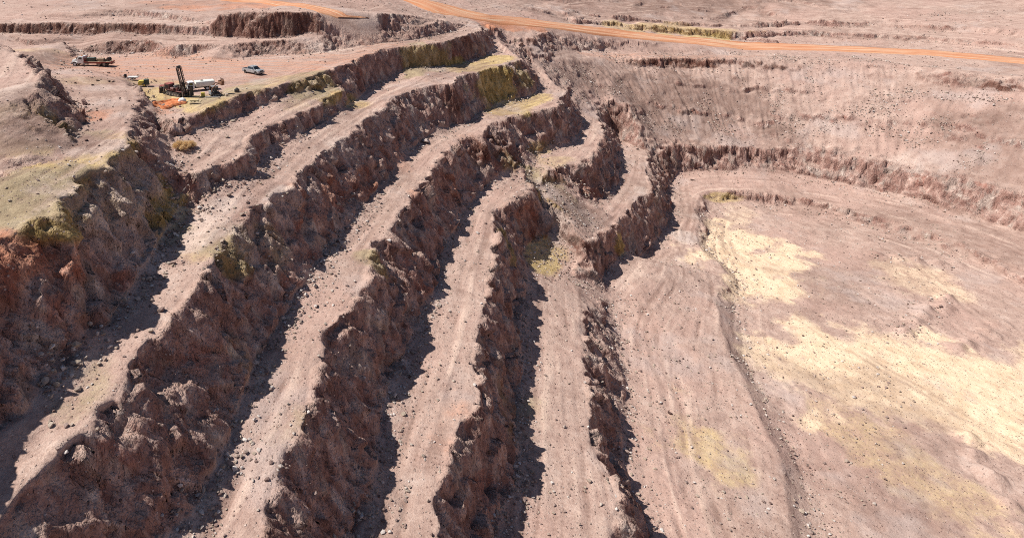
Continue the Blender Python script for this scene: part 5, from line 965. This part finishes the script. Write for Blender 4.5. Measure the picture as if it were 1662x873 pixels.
def clutter():
    # woven bulk bag, slumped
    t = thing('bulk_bag', 'slumped white woven bulk bag on the ground in front of the drill rig', 'bulk bag', PLACE['bag'][:2], .4)
    m = MB(); bmesh.ops.create_icosphere(m.bm, subdivisions=3, radius=1)
    for v in m.bm.verts:
        p = v.co; n = math.sin(p.x * 5 + 1) * math.sin(p.y * 4.3) * .06 + math.sin(p.z * 7 + p.x * 3) * .04
        k = 1 + n; x, y, z = p.x * .72 * k, p.y * .62 * k, max(-.42, p.z * .5 * k) + .42
        v.co = (x * (1.1 - .15 * z), y * (1.1 - .15 * z), z)
    m.build('sack', bagm, t)
    m = MB(); m.tube([(-.3, .1, .78), (-.15, .1, 1.0), (.05, .05, .84)], .03); m.tube([(.1, -.2, .8), (.28, -.1, .98), (.42, 0, .72)], .03); m.build('lifting_loop', bagm, t)
    t = thing('tool_box', 'bright yellow box on the ground between the rig and the loader', 'box', PLACE['box'][:2], .3)
    m = MB(); m.box((0, 0, .38), (.75, .6, .76), .03); m.build('body', yellow, t)
    m = MB(); m.box((0, 0, .80), (.8, .65, .08), .02); m.build('lid', yellow, t)
    m = MB(); m.tube([(-.15, -.34, .5), (-.12, -.4, .5), (.12, -.4, .5), (.15, -.34, .5)], .02); m.build('handle', dark, t)
    t = thing('ground_sheet', 'tan canvas sheet folded flat on the ground by the white bag', 'tarpaulin', PLACE['mat'][:2], .1, dz=-.02)
    m = MB(); n = 14
    V = [[m.bm.verts.new((-1.3 + 2.6 * i / n, -.7 + 1.4 * j / n, .12 + .05 * math.sin(i * 1.7 + j) + .05 * math.sin(j * 2.1 - i * .6))) for j in range(n + 1)] for i in range(n + 1)]
    for i in range(n):
        for j in range(n): m.bm.faces.new((V[i][j], V[i + 1][j], V[i + 1][j + 1], V[i][j + 1]))
    g = bmesh.ops.extrude_face_region(m.bm, geom=m.bm.faces[:])
    for v in g['geom']:
        if isinstance(v, bmesh.types.BMVert): v.co.z -= .11
    bmesh.ops.recalc_face_normals(m.bm, faces=m.bm.faces); m.build('sheet', tan, t)
    m = MB(); m.box((0, .1, .24), (1.7, .6, .16), .05, (0, .03, .1)); m.build('folded_flap', tan, t)
    t = thing('drill_pipe', 'short black pipe lying on the ground in front of the tan sheet', 'pipe', PLACE['pipe'][:2], -.08, 'loose drill pipes')
    m = MB(); m.cyl((-1.05, 0, .12), (.9, 0, .12), .1, seg=14); m.build('tube', black, t); m = MB(); m.cyl((.85, 0, .12), (1.1, 0, .12), .15, seg=14); m.build('collar', black, t)
    for k, (dx, dy, lb, mt) in enumerate(((0, 0, 'long bare steel pipe lying in front of the loader, nearest the viewer', steel), (.1, .28, 'dark pipe lying just behind the bare steel pipe by the loader', dark))):
        p = PLACE['rods']; t = thing('drill_pipe', lb, 'pipe', (p[0] + dx, p[1] + dy), -.05 + .04 * k, 'loose drill pipes')
        m = MB(); m.cyl((-1.5, 0, .1), (1.3, 0, .1), .08, seg=12); m.build('tube', mt, t); m = MB(); m.cyl((1.25, 0, .1), (1.5, 0, .1), .11, seg=12); m.build('collar', mt, t)
    t = thing('plastic_tank', 'small round black plastic tank alone on the ochre edge of the platform', 'tank', PLACE['tank'][:2])
    m = MB(); m.cyl((0, 0, 0), (0, 0, .62), .52, seg=24); m.cyl((0, 0, .62), (0, 0, .82), .52, .2, seg=24); m.build('body', black, t)
    m = MB(); m.cyl((0, 0, .81), (0, 0, .9), .2, seg=16); m.build('lid', dark, t)
    for k in range(3):
        m = MB(); m.cyl((0, 0, .13 + k * .18), (0, 0, .17 + k * .18), .535, seg=24); m.build('rib', dark, t)
    m = MB(); m.box((.5, -.2, .1), (.2, .12, .12), .02); m.build('valve', grey, t)
clutter()

# orange drill cuttings spread below the rig
def cuttings():
    t = NT('orange_cuttings'); P = t.coord(); n = t.noise(t.coord((.9, 2.2, 1), (0, 0, .5)), 1.1, 5, .6)
    mt = t.done(t.ramp(n, [(.3, (.30, .075, .03)), (.45, (.50, .15, .06)), (.58, (.60, .24, .11)), (.72, (.58, .33, .19))]), .9, t.bump(n, .25), .15)
    ctr = PLACE['cut']; nr, na = 22, 72; V = []; F = []
    for i in range(nr + 1):
        for k in range(na):
            a = 2 * math.pi * k / na; e = 1 + .22 * float(vnoise(np.array([math.cos(a) * 2.2 + 9.]), np.array([math.sin(a) * 2.2]), seed=611)[0]) + .1 * float(vnoise(np.array([math.cos(a) * 6 + 9.]), np.array([math.sin(a) * 6.]), seed=612)[0])
            r = i / nr * e; u, v = 2.6 * math.cos(a) * r, 3.9 * math.sin(a) * r; c, s = math.cos(PLACE['cut_yaw']), math.sin(PLACE['cut_yaw'])
            x, y = ctr[0] + u * c - v * s, ctr[1] + u * s + v * c
            rim = math.exp(-((i / nr - .78) / .12) ** 2) * .3 - .05 * (1 - i / nr)
            z = hgt(x, y) + (.14 + rim + .08 * float(vnoise(np.array([x * 1.3]), np.array([y * 1.3]), seed=613)[0]) if i < nr else -.12)
            V.append((x, y, z))
    for i in range(nr):
        for k in range(na): F.append((i * na + k, (i + 1) * na + k, (i + 1) * na + (k + 1) % na, i * na + (k + 1) % na))
    me = mesh_from('drill_cuttings', np.array(V), np.array(F)); me.materials.append(mt)
    o = bpy.data.objects.new('drill_cuttings', me); COL.objects.link(o)
    tag(o, 'bright orange drill cuttings spread on the ground below the drill rig', 'cuttings', kind='stuff')
cuttings()

# ------------------------------------------------------------------ dry shrubs
def leaf_mat():
    t = NT('dry_straw_foliage'); a = t.att('tone'); n = t.noise(t.coord(), 3., 3)
    c = t.mix(t.mr(n, .35, .7, 0, .6), t.ramp(a, [(0, (.62, .43, .23)), (.5, (.82, .61, .34)), (1, (.88, .72, .46))]), (.76, .57, .30))
    t.done(c, .85, None, .1)
    tr = t.n.new('ShaderNodeBsdfTranslucent'); t.put(tr.inputs[0], c); mx = t.n.new('ShaderNodeMixShader'); mx.inputs[0].default_value = .45
    t.t.links.new(t.b.outputs[0], mx.inputs[1]); t.t.links.new(tr.outputs[0], mx.inputs[2]); t.t.links.new(mx.outputs[0], t.out.inputs[0])
    return t.m
straw = leaf_mat(); twig = plain('dry_twig', (.20, .14, .08), .9, dirt=.1)
def shrub(label, xy, rx, ry, h, seed):
    t = thing('dry_shrub', label, 'shrub', xy, 0, 'dry shrubs on the bench')
    r = np.random.default_rng(seed); ns = 60; V = []; F = []; T = []; st = MB()
    tips = []
    for k in range(ns):
        a = r.uniform(0, 6.28); q = math.sqrt(r.random()); tip = Vector((rx * q * math.cos(a), ry * q * math.sin(a), h * (.45 + .55 * (1 - q * q)) * r.uniform(.75, 1.08)))
        base = Vector((tip.x * .22, tip.y * .22, 0)); midp = base.lerp(tip, .5) + Vector((r.uniform(-.08, .08), r.uniform(-.08, .08), h * .06))
        st.cyl(base, midp, .022, .016, 5); st.cyl(midp, tip, .016, .008, 5); tips.append((midp, tip))
    for k in range(6500):
        m_, tp = tips[r.integers(ns)]; p = m_.lerp(tp, r.random() ** .6) + Vector(r.normal(size=3) * (.13, .13, .11)); p.z = max(p.z, .03)
        d = Vector(r.normal(size=3)); d.z = abs(d.z) + .5; d.normalize(); s = Vector(r.normal(size=3)).cross(d).normalized()
        l, w_ = r.uniform(.07, .17), r.uniform(.02, .045); b = len(V); V += [p - s * w_, p + s * w_, p + d * l]; F.append((b, b + 1, b + 2)); tn = r.random(); T += [tn] * 3
    me = mesh_from('foliage', np.array(V), np.array(F), False); attr(me, 'tone', np.array(T)); me.materials.append(straw)
    o = bpy.data.objects.new('foliage', me); COL.objects.link(o); o.parent = t
    st.build('stem', twig, t)
shrub('larger straw coloured dry shrub at the foot of the first bench face', PLACE['shrub_a'][:2], 1.5, 1.25, 1.75, 3)
shrub('smaller straw coloured dry shrub, right of the larger one', PLACE['shrub_b'][:2], 1.0, .8, 1.15, 5)

# ------------------------------------------------------------------ boulders one can tell apart
def boulder_mat(name, a, b):
    t = NT(name); P = t.coord(); n = t.noise(P, 1.6, 5, .65)
    return t.done(t.ramp(n, [(.3, a), (.7, b)]), .92, t.bump(t.math('ADD', n, t.math('MULTIPLY', t.noise(P, 6, 3), .4)), .25), .12)
bm_dark = boulder_mat('dark_boulder_stone', (.055, .036, .033), (.17, .115, .10)); bm_red = boulder_mat('red_boulder_stone', (.17, .09, .075), (.36, .24, .21)); bm_pale = boulder_mat('pale_boulder_stone', (.27, .21, .19), (.47, .40, .37))
def boulder(label, xy, s, mt, seed, group=None):
    v, f = rock_shape(seed, 3); v = v + .05 * np.stack([fbm(v[:, 0] * 2 + k * 7, v[:, 1] * 2, v[:, 2] * 2, octaves=3, seed=seed) for k in range(3)], -1)
    v = v * np.array(s); me = mesh_from('boulder', v, f, False); me.materials.append(mt)
    o = bpy.data.objects.new('boulder', me); COL.objects.link(o); o.location = (xy[0], xy[1], hgt(xy[0], xy[1]) + s[2] * .42); o.rotation_euler = (0, 0, seed * 1.3)
    tag(o, label, 'boulder', group)
for k, (lb, key, s, mt) in enumerate((
    ('leftmost dark boulder of the scatter on the upper left bench below the truck', 'b0', (.42, .35, .26), bm_dark),
    ('long flat dark slab in the middle of the scatter on the upper left bench', 'b1', (.62, .4, .24), bm_dark),
    ('dark boulder just in front of the long flat slab on the upper left bench', 'b2', (.45, .4, .26), bm_dark),
    ('left one of two dark boulders near the edge of the upper left bench', 'b3', (.45, .38, .28), bm_dark),
    ('right one of two dark boulders near the edge of the upper left bench', 'b4', (.58, .42, .3), bm_dark),
    ('single dark boulder alone on the pale left bench above the dry shrubs', 'b5', (.42, .34, .32), bm_dark),
    ('small dark boulder on the left bench, in front of the steep hump', 'b6', (.34, .28, .24), bm_dark),
    ('large reddish boulder block fallen at the foot of the left hump', 'b7', (1.15, .8, .75), bm_red),
    ('dark boulder standing on the pit floor under the right wall', 'b8', (1.0, .8, .55), bm_dark),
    ('dark boulder on the narrow right bench above the pit floor', 'b9', (.7, .55, .42), bm_dark),
    ('pale broken slab heaped at the toe of the second long bench face', 'b10', (2.0, 1.4, .9), bm_pale),
    ('big rough grey block jutting out at the corner of the first bench face', 'b11', (1.6, 1.3, 1.1), bm_pale))):
    boulder(lb, PLACE[key][:2], s, mt, 40 + k)

# ------------------------------------------------------------------ light, sky, camera
w = bpy.data.worlds.new('World'); scene.world = w; w.use_nodes = True
wn = w.node_tree.nodes; wl = w.node_tree.links
sky = wn.new('ShaderNodeTexSky'); sky.sky_type = 'NISHITA'; sky.sun_disc = False
EL, AZ = math.radians(52.5), math.radians(4)       # the sun stands high on the left, side on to the pit
sky.sun_elevation = EL; sky.sun_rotation = math.radians(270) + AZ; sky.altitude = 1500; sky.air_density = .7; sky.dust_density = 2.; sky.ozone_density = .5
bg = wn['Background']; wl.new(sky.outputs[0], bg.inputs[0]); bg.inputs[1].default_value = .072
sd = bpy.data.lights.new('sun', 'SUN'); sd.energy = 4.7; sd.angle = math.radians(.53); sd.color = (1, .955, .89)
so = bpy.data.objects.new('sun', sd); COL.objects.link(so)
sv = Vector((-math.cos(EL) * math.cos(AZ), math.cos(EL) * math.sin(AZ), math.sin(EL)))
so.rotation_euler = sv.to_track_quat('Z', 'Y').to_euler(); so.location = sv * 300
cd = bpy.data.cameras.new('camera'); cam = bpy.data.objects.new('camera', cd); COL.objects.link(cam)
cam.location = (0, 0, 29); cam.rotation_euler = (math.radians(90 - 17), 0, 0)
cd.sensor_fit = 'HORIZONTAL'; cd.sensor_width = 36; cd.lens = 1000 / 1662 * 36
cd.shift_x = (831 - 600) / 1662; cd.shift_y = -(436.5 - 221) / 1662
cd.clip_start = .5; cd.clip_end = 20000
scene.camera = cam
scene.cycles.filter_width = .95
scene.cycles.use_denoising = False
vs_ = scene.view_settings; vs_.view_transform = 'Standard'; vs_.look = 'None'; vs_.gamma = 1; vs_.exposure = EXPOSURE
